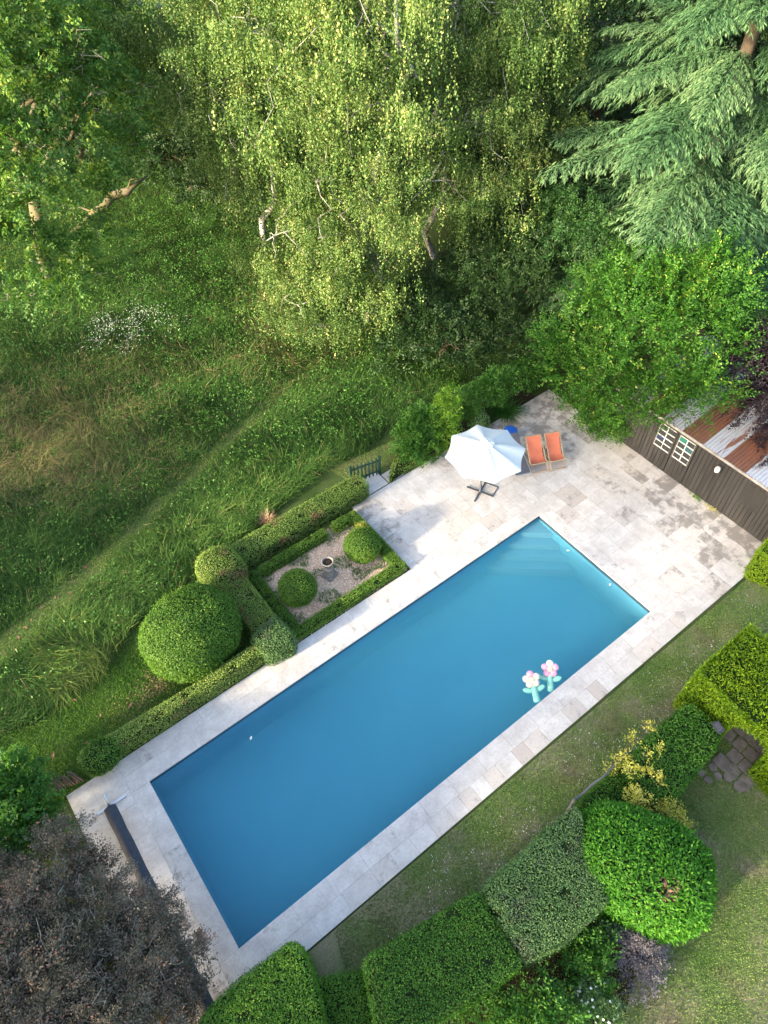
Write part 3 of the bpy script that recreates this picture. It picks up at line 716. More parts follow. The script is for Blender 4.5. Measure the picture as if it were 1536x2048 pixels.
rl = empty('grey_rail', G(1151, 1600), 'weathered grey rail running along the lawn side of the dark hedge', 'fence')
rp = [G(1148, 1600, 1.25), G(1185, 1563, 1.2), G(1225, 1527, 1.2), G(1262, 1497, 1.22), G(1280, 1486, 1.25)]
MB().tube(curve_pts(rp[0], rp[-1], 9, .01, .06), [.035, .03, .035, .028, .034, .03, .033, .03, .02], 7).build('rail', 'grey_rail', rl, True)
for p in rp[::2]: MB().tube([(p[0], p[1], 0), (p[0], p[1], p[2])], .035, 6).build('post', 'grey_rail', rl, True)

# arched golden hedge
AH = 2.3
arch = empty('arched_hedge', (*G(1440, 1500)[:2], 0), 'tall yellow green conifer hedge with an arched opening over the stone path', 'hedge')
def arch_hedge(e):
    a = G(1345, 1412)[:2]; b0 = G(1535, 1590)[:2]
    fd = (b0-a)/np.linalg.norm(b0-a); x_ax = np.array([fd[0], fd[1]]); n_ax = np.array([fd[1], -fd[0]])
    if n_ax@np.array([-1, 0]) < 0: n_ax = -n_ax           # outward face normal, towards the pool side
    Lh = 5.2; th = 2.3
    oc = (G(1458, 1518)[:2]-a)@x_ax; ow = .55; oh = 1.2    # opening centre, half width, spring height
    def inside(s, z): return ((np.abs(s-oc) < ow) & (z < oh)) | (((s-oc)/ow)**2+((z-oh)/.55)**2 < 1) & (z >= oh)
    P_ = []; N_ = []
    d = 1250
    for off, nrm in ((0, n_ax), (-th, -n_ax)):
        m = int(Lh*AH*d); s = rng.random(m)*Lh; z = rng.random(m)*AH; k = ~inside(s, z); s, z = s[k], z[k]; m = len(s)
        q = a+np.outer(s, x_ax)+n_ax*(off+(np.sign(off+.1))*(rng.normal(0, .03, m)+.05*wob(s, z, 2, 3))[:, None])
        P_.append(np.column_stack([q, z])); N_.append(np.tile([nrm[0], nrm[1], .3], (m, 1)))
    m = int(Lh*th*d); s = rng.random(m)*Lh; t = rng.random(m)*th
    ed = np.minimum(np.minimum(t, th-t), np.minimum(s, Lh-s)); z = AH-.22*np.clip(1-ed/.3, 0, 1)**2+.05*wob(s, t, 1.7, 2)+rng.normal(0, .025, m)
    P_.append(np.column_stack([a+np.outer(s, x_ax)-n_ax*t[:, None], z])); N_.append(np.tile([0, 0, 1.], (m, 1)))
    for s0, sg in ((0, -1), (Lh, 1)):
        m = int(th*AH*d); t = rng.random(m)*th; z = rng.random(m)*AH; q = a+x_ax*s0-n_ax*t[:, None]
        P_.append(np.column_stack([q, z])); N_.append(np.tile([x_ax[0]*sg, x_ax[1]*sg, .3], (m, 1)))
    m = int(3.9*th*d*.8); u = rng.random(m); t = rng.random(m)*th     # lining of the opening
    an = pi*u; s = oc+ow*np.cos(an)*1.0; z = oh+.55*np.sin(an); kk = rng.random(m) < .55
    s = np.where(kk, np.where(u < .5, oc-ow, oc+ow), s); z = np.where(kk, rng.random(m)*oh, z)
    P_.append(np.column_stack([a+np.outer(s, x_ax)-n_ax*t[:, None], z])); N_.append(np.column_stack([np.outer(oc-s, x_ax), -.3*np.ones(m)]))
    P_ = np.concatenate(P_); N_ = unit(unit(np.concatenate(N_))+rng.normal(0, .45, (len(P_), 3))); n = len(P_)
    D_ = unit(np.cross(N_, rand_dir(n))); D_ = unit(D_*.7+N_*.6+np.array([0, 0, .15]))
    r = np.clip(rng.beta(2.2, 2.2, n)+.15*wob(P_[:, 0], P_[:, 1]+P_[:, 2], 2.6), 0, 1)
    quads('foliage', leaf_q(P_, D_, unit(np.cross(D_, rand_dir(n))), .085*rng.uniform(.6, 1.4, n), .028*rng.uniform(.7, 1.4, n)), r, 'golden_conifer_leaf', e)
    # core: two legs and the lintel
    mb = MB()
    def blk(s0, s1, z0, z1):
        V = []
        for z in (z0, z1):
            for s_, t_ in ((s0, .09), (s1, .09), (s1, th-.09), (s0, th-.09)): V.append((*(a+x_ax*s_-n_ax*t_), z))
        mb.add(V, [(3, 2, 1, 0), (4, 5, 6, 7), (0, 1, 5, 4), (1, 2, 6, 5), (2, 3, 7, 6), (3, 0, 4, 7)])
    blk(.09, oc-ow-.06, 0, AH-.12); blk(oc+ow+.06, Lh-.09, 0, AH-.12); blk(oc-ow-.06, oc+ow+.06, oh+.62, AH-.12)
    mb.build('branches', 'hedge_core', e)
    return a, x_ax, n_ax, oc, ow, th
aa, axx, ann, aoc, aow, ath = arch_hedge(arch)
er = G(1492, 1150)[:2]
hedge('conifer_hedge', 'bright green conifer hedge at the right edge by the end of the dark shed', 'hedge', [(er[0]-.15, er[1]+.05), (er[0]+3.2, er[1]+.45), (er[0]+3.2, er[1]-2.3), (er[0]+.9, er[1]-2.2), (er[0]+.1, er[1]-.8)], 1.6, 'golden_conifer_leaf', leaf=(.085, .03), dens=1200, wav=.05, edge=.25)

# stone path through the arch
sp_e = empty('stone_path', (*G(1440, 1530)[:2], 0)); tag(sp_e, kind='structure')
def paver(poly):
    z = .03+.02*rng.random()
    p = ccw(poly); n = len(p); V = [(x, y, .006) for x, y in p]+[(x, y, z) for x, y in p]
    mesh('paver', V, [tuple(range(n, 2*n))]+[(i, (i+1) % n, n+(i+1) % n, n+i) for i in range(n)], 'paver_stone', sp_e)
for i in range(9):
    for j in range(4):
        s0 = aoc+.12+(j-2)*.36+(i % 2)*.12; t0 = .05-i*.4
        if i < 2 and j in (0,): continue
        q = [aa+axx*(s0+u*.33+rng.uniform(-.025, .025))+ann*(t0+v*.36+rng.uniform(-.025, .025)) for u, v in ((0, 0), (1, 0), (1, 1), (0, 1))]
        paver([tuple(p) for p in q])
for px, py, r in ((1400, 1545, .13), (1416, 1560, .12), (1435, 1552, .13), (1456, 1556, .14), (1478, 1574, .17), (1448, 1535, .15), (1425, 1535, .13), (1465, 1535, .14)):
    c = G(px, py)[:2]; a0 = rng.uniform(0, 1.5)
    paver([tuple(c+r*rng.uniform(.85, 1.1)*np.array([cos(a0+k*2*pi/5), sin(a0+k*2*pi/5)])) for k in range(5)])

# slate plaque on the hedge
pq = [G(1422, 1446, 1.42), G(1437, 1441, 1.42), G(1452, 1462, 1.42), G(1437, 1468, 1.42)]
pc0 = np.mean(pq, axis=0); pl = empty('slate_plaque', pc0, 'small dark slate plaque lying on the hedge top near the arch', 'plaque')
MB().add([p+np.array([0, 0, dz]) for dz in (-.02, .0) for p in pq], [(3, 2, 1, 0), (4, 5, 6, 7), (0, 1, 5, 4), (1, 2, 6, 5), (2, 3, 7, 6), (3, 0, 4, 7)]).build('board', 'slate', pl)
mb = MB()
for k in (.25, .42, .6, .77):
    a = pq[0]*(1-k)+pq[1]*k; b = pq[3]*(1-k)+pq[2]*k
    mb.bar(a+(b-a)*.14+[0, 0, .004], a+(b-a)*(.84-.1*(k > .7))+[0, 0, .004], .008, .004)
mb.build('inscription', 'slate_letter', pl)

# ================================================================== SHED
SH = 2.3; sx = XB+.02
ya0, ya1 = -5.4, 3.75
shed = empty('garden_shed', (sx, 0, 0), 'dark timber shed with glazed double doors and a rusty corrugated roof', 'shed')
MB().box((sx+1.9, (ya0+ya1)/2, SH/2-.05), (3.6, ya1-ya0, SH-.1)).build('inner_wall', 'brown_core', shed)
d0, d1, d2 = [G(*p)[1] for p in ((1292, 918), (1325, 945), (1360, 970))]
def board(y0, y1, z0=0.02, z1=SH, x=sx, t=.03, parent=shed, name='board'):
    h = rng.uniform(-.006, .006); return MB().box((x-t/2+h+.03, (y0+y1)/2, (z0+z1)/2), (t+.06, y1-y0-.012, z1-z0)).build(name, 'shed_plank', parent)
y = ya0
while y < ya1:
    w = rng.uniform(.125, .165)
    if y+w <= d2 or y >= d0: board(y, y+w)
    elif y < d2: board(y, d2); y = d0; continue
    y += w
for (ya, yb, k) in ((d1, d0, 0), (d2, d1, 1)):
    dr = empty('door', (sx-.03, (ya+yb)/2, 0)); dr.parent = shed; dr.location = (-.03, (ya+yb)/2, 0)
    nb = 5
    for i in range(nb):
        a = ya+.01+(yb-ya-.02)*i/nb; board(a, a+(yb-ya-.02)/nb, .04, .95, sx-.01, .03, dr)
    MB().box((sx-.0, (ya+yb)/2, 1.58), (.03, yb-ya-.03, 1.24)).build('backing', 'dark_glass', dr)
    g0, g1, gz0, gz1 = ya+.08, yb-.08, .98, 2.02
    wd = dr
    fr = MB()
    for yy in (g0-.03, g1+.03): fr.box((sx-.035, yy, 1.52), (.05, .07, 1.2))
    fr.box((sx-.034, (g0+g1)/2, 2.1), (.05, g1-g0, .16)); fr.build('stile', 'shed_plank', dr)
    for j in range(5):
        MB().box((sx-.045, (g0+g1)/2, gz0+(gz1-gz0)*j/4), (.03, g1-g0+.02, .026)).build('glazing_bar', 'plaster_white', dr)
    for j in range(3 if k else 2):
        MB().box((sx-.043, g0+(g1-g0)*(j/2 if k else .5+j*.5), (gz0+gz1)/2), (.028, .024, gz1-gz0)).build('glazing_bar', 'plaster_white', dr)
    for j in range(4):
        for i in range(2):
            m = 'dark_glass'
            if k and j == 3 and i == 1: m = 'teal_paint'
            if k and j == 2 and i == 0: m = 'poster_blue'
            if not k and j == 1 and i == 1: m = 'blue_paint'
            MB().box((sx-.03, g0+(g1-g0)*(.25+.5*i), gz0+(gz1-gz0)*(j+.5)/4), (.01, (g1-g0)/2-.03, (gz1-gz0)/4-.03)).build('pane', m, dr)
# plain dark hatch further right
hy0, hy1 = G(1500, 1068)[1]+.2, G(1455, 1035)[1]
hatch = MB().box((sx-.02, (hy0+hy1)/2, 1.45), (.03, abs(hy1-hy0), .95)).build('hatch', 'dark_hatch', shed)
# roof: corrugated sheets, alternately zinc and rusty
rx0, rx1, rz0, rz1 = sx-.22, sx+4.2, SH+.08, SH+.62
yy = ya0-.2; i = 0; wsh = .82
while yy < ya1+.2:
    nn2 = 22; V = []
    for q in range(nn2+1):
        t = q/nn2; zc = .022*cos(t*2*pi*7.5)
        V += [(rx0+.015*(i % 2), yy+t*(wsh+.03), rz0+zc+.006*(i % 2)), (rx1, yy+t*(wsh+.03), rz1+zc+.006*(i % 2))]
    mesh('roof_sheet', V, [(2*q, 2*q+1, 2*q+3, 2*q+2) for q in range(nn2)], 'rusty_sheet' if i % 2 else 'zinc_sheet', shed)
    yy += wsh; i += 1
MB().bar((rx0+.03, ya0-.2, SH+.0), (rx0+.03, ya1+.2, SH+.0), .04, .10).build('fascia', 'grey_trim', shed)
MB().bar((rx0+.12, ya0-.2, SH-.02), (rx0+.12, ya1+.2, SH-.02), .12, .05).build('wall_plate', 'shed_plank', shed)
lp = G(1441, 933, 1.85); lm = empty('wall_lamp', (sx-.03, lp[1], 1.8), 'pale bulkhead lamp fixed to the dark shed wall', 'lamp')
MB().box((sx-.06, lp[1], 1.8), (.09, .16, .22)).build('backplate', 'steel_dark', lm)
MB().lathe((sx-.17, lp[1], 1.66), [(.03, 0), (.085, .03), (.095, .14), (.07, .22), (.02, .25)], 14).build('lamp_shade', 'lamp_glass', lm, True)

# ================================================================== TERRACE FURNITURE
# parasol
ub = G(960, 984, ZT); ux, uy = ub[0], ub[1]
par = empty('parasol', (ux, uy, ZT), 'large pale octagonal parasol standing on a steel cross base', 'parasol')
can_c = G(968, 888, 2.62)[:2]
MB().tube([(ux, uy, ZT+.05), (can_c[0], can_c[1], 2.5)], .028, 10).build('pole', 'steel_dark', par, True)
for k in range(2):
    a = radians(25+90*k); d = np.array([cos(a), sin(a), 0])*.52
    MB().bar(np.array([ux, uy, ZT+.02+.012*k])-d, np.array([ux, uy, ZT+.02+.012*k])+d, .05, .035).build('base_arm', 'steel_dark', par)
MB().tube([(ux, uy, ZT+.03), (ux, uy, ZT+.38)], .042, 10).build('base_socket', 'steel_dark', par, True)
fa = radians(25+45); q0 = np.array([ux, uy, ZT+.02])
for k in range(2):
    a, b = radians(25), radians(25-90); p1 = q0+np.array([cos(a), sin(a), 0])*.5; p2 = q0+np.array([cos(b), sin(b), 0])*.5; p3 = p1+p2-q0
    MB().bar(p1 if k == 0 else p2, p3, .025, .02).build('ballast_frame', 'steel_dark', par)
rim_px = [(888, 915), (911, 873), (947, 852), (1009, 853), (1047, 894), (1043, 944), (995, 967), (929, 962)]
RZ = 2.22; CZ = 2.68
rim = [G(x, y_, RZ) for x, y_ in rim_px]; rc = np.mean(rim, axis=0)
# regular octagon through the measured corners
rad = np.mean([np.linalg.norm(p-rc) for p in rim]); ph = math.atan2(*(rim[0]-rc)[1::-1])
sgn = np.sign(np.cross((rim[0]-rc)[:2], (rim[1]-rc)[:2]))
V = [(rc[0], rc[1], CZ)]; Fc = []; K = 8; RI = 8; SEG = 6
for r_ in range(1, RI+1):
    t = r_/RI
    for k in range(K*SEG):
        f = (k % SEG)/SEG; a = ph+sgn*2*pi*k/(K*SEG)
        # straight chord between ribs with an inward scallop, slightly sagging panels
        ch = cos(pi/K)/cos((f-.5)*2*pi/K)
        sc_ = rad*t*(ch-.045*sin(pi*f)*t); sag = .035*sin(pi*f)*sin(pi*min(t*1.0, 1))+.02*sin(pi*f)*t
        z = CZ-(CZ-RZ)*(t**1.25)-sag
        V.append((rc[0]+sc_*cos(a), rc[1]+sc_*sin(a), z))
n8 = K*SEG
for k in range(n8): Fc.append((0, 1+k, 1+(k+1) % n8))
for r_ in range(RI-1):
    for k in range(n8): Fc.append((1+r_*n8+k, 1+(r_+1)*n8+k, 1+(r_+1)*n8+(k+1) % n8, 1+r_*n8+(k+1) % n8))
can = mesh('canopy', V, Fc, 'canvas_white', par, True)
for k in range(K):
    a = ph+sgn*2*pi*k/K
    MB().tube([(rc[0]+rad*t*cos(a), rc[1]+rad*t*sin(a), CZ-(CZ-RZ)*(t**1.25)-.03) for t in np.linspace(.04, .98, 7)], .009, 5).build('rib', 'steel_dark', par)
V = [(rc[0], rc[1], CZ+.10)]; Fc = []
for r_ in (1, 2):
    for k in range(24):
        a = 2*pi*k/24; rr_ = .13*r_*(1-.06*sin(pi*((k % 3)/3))); V.append((rc[0]+rr_*cos(a), rc[1]+rr_*sin(a), CZ+.10-.035*r_+.012*(k % 3 == 1)))
for k in range(24): Fc += [(0, 1+k, 1+(k+1) % 24), (1+k, 25+k, 25+(k+1) % 24, 1+(k+1) % 24)]
mesh('vent_cap', V, Fc, 'canvas_white', can)
MB().lathe((rc[0], rc[1], CZ+.09), [(.03, 0), (.035, .03), (.015, .07)], 10).build('finial', 'white_metal', par)

# deck chairs
def deckchair(label, headL, headR, footL, footR):
    hz, fz = .86, .36
    hl, hr, fl, fr_ = G(*headL, hz), G(*headR, hz), G(*footL, fz), G(*footR, fz)
    c = (hl+hr+fl+fr_)/4; e = empty('deck_chair', (c[0], c[1], ZT), label, 'deck chair', 'orange deck chairs on the terrace')
    ds = unit((hl-fl)+(hr-fr_)); back = (hl+hr)/2-(fl+fr_)/2; back[2] = 0; back = unit(back)
    for a, b in ((hl, fl), (hr, fr_)):
        lowf = b+(b-a)*.22; lowf[2] = ZT+.02
        MB().bar(a, lowf, .035, .025).build('side_rail', 'teak', e)
        m = a*.45+b*.55; rear = a+(a-b)*.02; rear[2] = ZT+.02; rear = rear+back*.05
        top = b+np.array([0, 0, .03]); MB().bar(top, rear, .032, .024).build('leg', 'teak', e)
        pr = a*.6+b*.4; pf = rear*.7+top*.3; MB().bar(pr, pf, .025, .02).build('prop', 'teak', e)
    MB().bar(hl, hr, .03, .03).build('head_bar', 'teak', e); MB().bar(fl, fr_, .03, .03).build('foot_bar', 'teak', e)
    g1 = fl+(fl-hl)*.2; g2 = fr_+(fr_-hr)*.2; g1[2] = g2[2] = ZT+.06
    MB().bar(g1, g2, .03, .03).build('cross_bar', 'teak', e)
    V = []; Fc = []; n = 14
    sd_ = unit(hr-hl)
    for i in range(n+1):
        t = i/n; L_ = hl*(1-t)+fl*t; R_ = hr*(1-t)+fr_*t; sag = -.24*sin(pi*t**1.25)
        V += [L_+sd_*.03+[0, 0, sag+.01], (L_+R_)/2+[0, 0, sag-.015], R_-sd_*.03+[0, 0, sag+.01]]
    for i in range(n): Fc += [(3*i, 3*i+1, 3*i+4, 3*i+3), (3*i+1, 3*i+2, 3*i+5, 3*i+4)]
    mesh('sling', V, Fc, 'orange_canvas', e, True)
deckchair('orange canvas deck chair next to the parasol', (1051, 874), (1081, 869), (1063, 930), (1095, 924))
deckchair('orange canvas deck chair farther from the parasol, under the tree edge', (1089, 868), (1119, 863), (1102, 924), (1130, 918))

# sun lounger half under the parasol
def lounger():
    z = .32
    fl, fr_ = G(1032, 952, z), G(1061, 946, z); d = unit(G(1018, 872, z)-G(1047, 950, z)); s = unit(fr_-fl); w = .62
    c = (fl+fr_)/2+d*.95; e = empty('sun_lounger', (c[0], c[1], ZT), 'grey mesh sun lounger with white frame half hidden under the parasol', 'lounger')
    f0 = (fl+fr_)/2
    for k in (-1, 1): MB().tube([f0+s*k*w/2, f0+s*k*w/2+d*1.95], .018, 8).build('side_rail', 'white_metal', e, True)
    MB().tube([f0-s*w/2, f0+s*w/2], .026, 8).build('foot_bar', 'white_metal', e, True)
    for t in (.25, 1.6):
        for k in (-1, 1):
            p = f0+s*k*w/2*.95+d*t; MB().tube([p, (p[0], p[1], ZT)], .016, 8).build('leg', 'white_metal', e, True)
    V = [f0+s*k*(w/2-.02)+d*t+np.array([0, 0, zz]) for t, zz in ((.03, .012), (1.2, .012)) for k in (-1, 1)]
    mesh('seat', V, [(0, 1, 3, 2)], 'grey_mesh', e)
    V = [f0+s*k*(w/2-.02)+d*t+np.array([0, 0, zz]) for t, zz in ((1.21, .014), (1.85, .30)) for k in (-1, 1)]
    mesh('backrest', V, [(0, 1, 3, 2)], 'grey_mesh', e)
lounger()
bt = G(1021, 862, .45); tub = empty('blue_tub', (bt[0], bt[1], ZT), 'round blue plastic tub standing behind the parasol', 'tub')
MB().lathe((bt[0], bt[1], ZT), [(.17, 0), (.23, .40), (.25, .42), (.22, .42), (.19, .12), (.01, .11)], 20).build('bowl', 'blue_plastic', tub, True)
MB().lathe((bt[0], bt[1], ZT), [(.232, .37), (.262, .375), (.262, .43), (.235, .435)], 20).build('rim', 'blue_plastic', tub, True)

# urn on pedestal in the bed
uc = G(659, 1150, .05); urn = empty('stone_urn', (uc[0], uc[1], .03), 'weathered stone urn on a pedestal in the middle of the planting bed', 'urn')
MB().box((uc[0], uc[1], .08), (.42, .42, .12), .3).build('plinth', 'stone_urn', urn)
MB().lathe((uc[0], uc[1], .14), [(.20, 0), (.17, .05), (.15, .12), (.155, .30), (.18, .36), (.14, .40)], 18).build('pedestal', 'stone_urn', urn, True)
MB().lathe((uc[0], uc[1], .54), [(.10, 0), (.12, .05), (.17, .14), (.185, .27), (.215, .30), (.215, .33), (.17, .33), (.155, .25), (.01, .24)], 20).build('bowl', 'stone_urn', urn, True)
MB().lathe((uc[0], uc[1], .54), [(.15, .255), (.10, .275), (.01, .28)], 14).build('earth', 'soil', urn, True)

# gate
g2 = G(760, 949); g1 = G(708, 968)
gd = unit(g1-g2); gl = 1.15; gate = empty('garden_gate', (g2[0], g2[1], 0), 'dark green picket gate at the end of the clipped hedge', 'gate')
for k in (0, gl): MB().box((*(g2+gd*k)[:2], .5), (.08, .08, 1.0), math.atan2(gd[1], gd[0])).build('post', 'gate_green', gate)
for z in (.22, .78): MB().bar(g2+gd*.05+[0, 0, z], g2+gd*(gl-.05)+[0, 0, z], .03, .07).build('rail', 'gate_green', gate)
for k in np.linspace(.13, gl-.13, 7): MB().box((*(g2+gd*k)[:2], .5), (.045, .05, .86), math.atan2(gd[1], gd[0])).build('picket', 'gate_green', gate)

# wattle fence panel by the pool hedge's end
f1, f2 = G(98, 1588), G(168, 1562); fd_ = unit(f2-f1); fl_ = np.linalg.norm(f2-f1)
wf = empty('wattle_fence', (f1[0], f1[1], 0), 'short rough brown chestnut paling fence at the left end of the hedge', 'fence')
for k in np.linspace(0, fl_, 13):
    p = f1+fd_*k; h_ = rng.uniform(.75, .95); q = p+np.array([rng.normal(0, .03), rng.normal(0, .03), h_])
    MB().tube([p, q], [.028, .02], 6).build('paling', 'wattle', wf)
for z in (.25, .65): MB().tube([f1+[0, 0, z], f2+[0, 0, z]], .012, 5).build('wire', 'grey_rail', wf)

# pool cover roller
r0 = G(222, 1615, .42); r1 = np.array([-8.62, -3.3, .42]); r0 = np.array([-8.62, r0[1], .42])
rol = empty('cover_roller', (-8.62, 0, ZT), 'rolled dark navy pool cover on a steel roller along the short pool end', 'pool cover')
pts = [r0+(r1-r0)*t for t in np.linspace(0, 1, 16)]
pts[0] = r0; mb = MB(); mb.tube(pts, [.165+.008*sin(i*2.3) for i in range(16)], 16); mb.build('rolled_cover', 'cover_navy', rol, True)
MB().tube([r0+[0, .42, 0], r0+[0, .0, 0]], .05, 10).build('axle', 'brushed_steel', rol, True)
MB().tube([r1+[0, -.55, 0], r1+[0, .0, 0]], .05, 10).build('axle', 'brushed_steel', rol, True)
for p, s in ((r0, 1), (r1, -1)):
    yy = p[1]+s*.2
    MB().bar((p[0]-.42, yy, ZT+.04), (p[0]+.42, yy, ZT+.04), .06, .05).build('stand_foot', 'brushed_steel', rol)
    MB().bar((p[0], yy, ZT+.05), (p[0], yy, .42), .05, .05, (1, 0, 0)).build('stand_post', 'brushed_steel', rol)

# inflatable flowers standing in the water against the coping
def flower(label, basepx, headpx, petal, hz):
    b = G(*basepx, ZW+.02); b[1] = max(b[1], -Py+.12); h = G(*headpx, hz)
    e = empty('inflatable_flower', (b[0], b[1], ZW), label, 'pool toy', 'inflatable flowers at the pool edge')
    st = curve_pts(b, h, 7, .03, .05); MB().tube(st, [.10, .10, .095, .09, .085, .08, .07], 12).build('stem', 'mint_vinyl', e, True)
    d = unit(h-b); face = unit(CAM-h*1.0); face = unit(face-d*(face@d)*.6); a = unit(np.cross(face, d)); bb = np.cross(a, face)
    hc = h+face*.04
    for k in range(5):
        t = 2*pi*k/5+.3; c = hc+(a*cos(t)+bb*sin(t))*.155
        MB().ball((0, 0, 0), (.13, .13, .13), 14, 10)
        m_ = MB().ball((0, 0, 0), 1.0, 14, 10); V = np.array(m_.v); V = c+V[:, :1]*a*.11+V[:, 1:2]*bb*.11+V[:, 2:3]*face*.065
        mesh('petal', V, m_.f, petal if k % 5 not in (1,) else ('petal_pink' if petal == 'petal_cream' else 'petal_cream'), e, True)
    m_ = MB().ball((0, 0, 0), 1.0, 14, 8); V = np.array(m_.v); V = hc+face*.05+V[:, :1]*a*.08+V[:, 1:2]*bb*.08+V[:, 2:3]*face*.05
    mesh('flower_eye', V, m_.f, 'flower_eye', e, True)
    mid = b*.55+h*.45
    for k in (-1, 1):
        m_ = MB().ball((0, 0, 0), 1.0, 12, 8); V = np.array(m_.v); ld = unit(a*k+d*.35); ln_ = unit(np.cross(ld, face)); V = mid+ld*.19+V[:, :1]*ld*.16+V[:, 1:2]*ln_*.085+V[:, 2:3]*face*.04
        mesh('leaf', V, m_.f, 'mint_vinyl', e, True)
flower('inflatable flower with cream petals and mint stem, nearer the camera', (1076, 1404), (1063, 1358), 'petal_cream', .4)
flower('inflatable flower with pink petals and mint stem, the farther of the two', (1104, 1384), (1100, 1337), 'petal_pink', .4)

# bits floating on the water
for k, (px, py, lb) in enumerate(((502, 1476, 'small white petal floating alone on the left part of the pool'), (1136, 1101, 'small pale floating leaf near the pool steps'), (1220, 1169, 'small pale floating leaf by the far short side of the pool'))):
    p = G(px, py, ZW+.006); a = rng.uniform(0, 3); d = np.array([cos(a), sin(a), 0]); s = np.array([-sin(a), cos(a), 0])
    ob = mesh('floating_leaf', [p-d*.07, p+s*.035+[0, 0, .008], p+d*.07, p-s*.035+[0, 0, .008]], [(0, 1, 2, 3)], 'plaster_white'); tag(ob, lb, 'leaf')

# ================================================================== SHRUBS AT THE TERRACE EDGE
def shrub(name, label, pts, mat, rc=.4, **kw):
    lobes = [(np.array(G(px, py, z)), (r, r, r*.9)) for px, py, z, r in pts]
    c = np.mean([l[0] for l in lobes], axis=0)
    k = dict(n_spray=34, n_leaf=10, length=.24, lsz=.085, trunk_r=.05, maxlimb=5); k.update(kw)
    return leafy_tree(name, label, 'shrub', (c[0], c[1], 0), lobes, mat, rc, **k)
shrub('leafy_shrub', 'broad leaved green shrub left of the parasol with pale young tips', [(825, 865, .8, .75), (850, 845, 1.0, .7), (815, 900, .5, .5), (850, 895, .4, .6)], 'shrub_leaf', lsz=.11)
shrub('leafy_shrub', 'tall bright lime green shrub behind the parasol', [(893, 815, 1.7, .55), (890, 850, 1.0, .55), (885, 880, .4, .5), (900, 790, 2.1, .3)], 'bright_leaf')
shrub('leafy_shrub', 'long shaggy green hedge row behind the terrace beyond the parasol', [(945, 800, 1.1, .7), (975, 785, 1.2, .75), (1005, 768, 1.2, .75), (1035, 752, 1.2, .75), (1062, 740, 1.2, .7), (930, 830, .6, .6), (1080, 735, .9, .6)], 'shrub_leaf')
hedge('low_hedge', 'low green hedge strip between the gate and the parasol along the paving', 'hedge', [tuple(G(775, 955, .45)[:2]), tuple(G(800, 905, .45)[:2]), tuple(G(850, 890, .45)[:2]), tuple(G(875, 885, .45)[:2]), (6.6, 7.02), (4.9, 7.02)], .45, 'hedge_leaf', dens=1300, wav=.1, tilt=1.2, leaf=(.07, .04))
db = G(960, 845, .5); dome('box_ball', 'small dark clipped ball behind the parasol', 'topiary', (db[0], db[1], .5), (.36, .36, .45), 'privet_leaf', dens=1800, base=0)
sg = G(1008, 828, .1); sge = empty('grass_clump', (sg[0], sg[1], 0), 'arching dark green strappy grass clump at the terrace edge behind the blue tub', 'plant')
n = 260; P_ = np.array([sg[0], sg[1], .02])+np.column_stack([rng.normal(0, .12, (n, 2)), np.zeros(n)]); an = rng.uniform(0, 2*pi, n); ln_ = np.column_stack([np.cos(an), np.sin(an), -.25*np.ones(n)])
quads('blades', blade_q(P_, unit(np.array([0, 0, 1.])+ln_*.5), ln_, rng.uniform(.5, 1.0, n), np.full(n, .03)), rng.random(n)*.6, 'shrub_leaf', sge)
soil_strip = [(6.6, 7.0), (11.9, 7.0), (11.9, 8.2), (6.6, 8.2)]; sheet('soil_bed', soil_strip, .01, 'soil')

# golden sprays by the dark hedge
for lb, pts in (('yellow leaved spray hanging over the grey rail towards the lawn', [(1213, 1540, 1.2, .12), (1235, 1524, 1.3, .14), (1250, 1508, 1.35, .12), (1262, 1478, 1.5, .12), (1298, 1452, 1.6, .1)]),
                ('yellow leaved spray growing out of the hedge middle', [(1262, 1540, 1.5, .14), (1285, 1545, 1.5, .16), (1308, 1552, 1.5, .13), (1320, 1562, 1.4, .1), (1290, 1504, 1.6, .12), (1318, 1500, 1.6, .08)]),
                ('bushy yellow shrub between the laurel dome and the dark hedge', [(1268, 1585, 1.4, .14), (1262, 1600, 1.3, .16), (1290, 1600, 1.3, .2), (1330, 1612, 1.2, .2), (1350, 1632, 1.0, .24), (1362, 1652, .8, .2), (1310, 1605, 1.1, .16)])):
    shrub('golden_shrub', lb, pts, 'gold_shrub_leaf', .15, n_spray=12, length=.16, lsz=.065, n_leaf=7, dens=.55, trunk_r=.015)

# bottom shrubs
bed2 = px_poly([(640, 2060), (860, 2040), (1060, 1920), (1230, 1800), (1300, 1870), (1260, 1990), (1240, 2080), (800, 2200)]); sheet('soil_bed', bed2, .012, 'soil')
shrub('leafy_shrub', 'feathery light green shrub at the bottom edge below the hedge blocks', [(1060, 2010, .9, .6), (1000, 2035, .9, .5), (1110, 2040, .9, .5), (1050, 2080, .8, .7), (960, 2060, .7, .4)], 'fresh_leaf', .42, length=.34, lsz=.09, key='feathery')
shrub('leafy_shrub', 'dark green shrub between the grey green hedge block and the purple grey bush', [(1170, 1915, .7, .5), (1140, 1880, .6, .4), (1190, 1880, .7, .4), (1180, 1950, .5, .4)], 'shrub_leaf')
shrub('lavender_bush', 'purple grey twiggy bush below the laurel dome', [(1270, 1890, .55, .45), (1300, 1920, .45, .35), (1275, 1945, .4, .35), (1245, 1860, .6, .25)], 'grey_shrub_leaf', .3, n_spray=50, length=.26, lsz=.05, n_leaf=12)
wfs = shrub('flowering_shrub', 'olive shrub dotted with small white flowers at the bottom edge', [(1185, 2010, .5, .5), (1200, 2045, .5, .45), (1160, 2030, .5, .35)], 'privet_leaf', .32, lsz=.06)
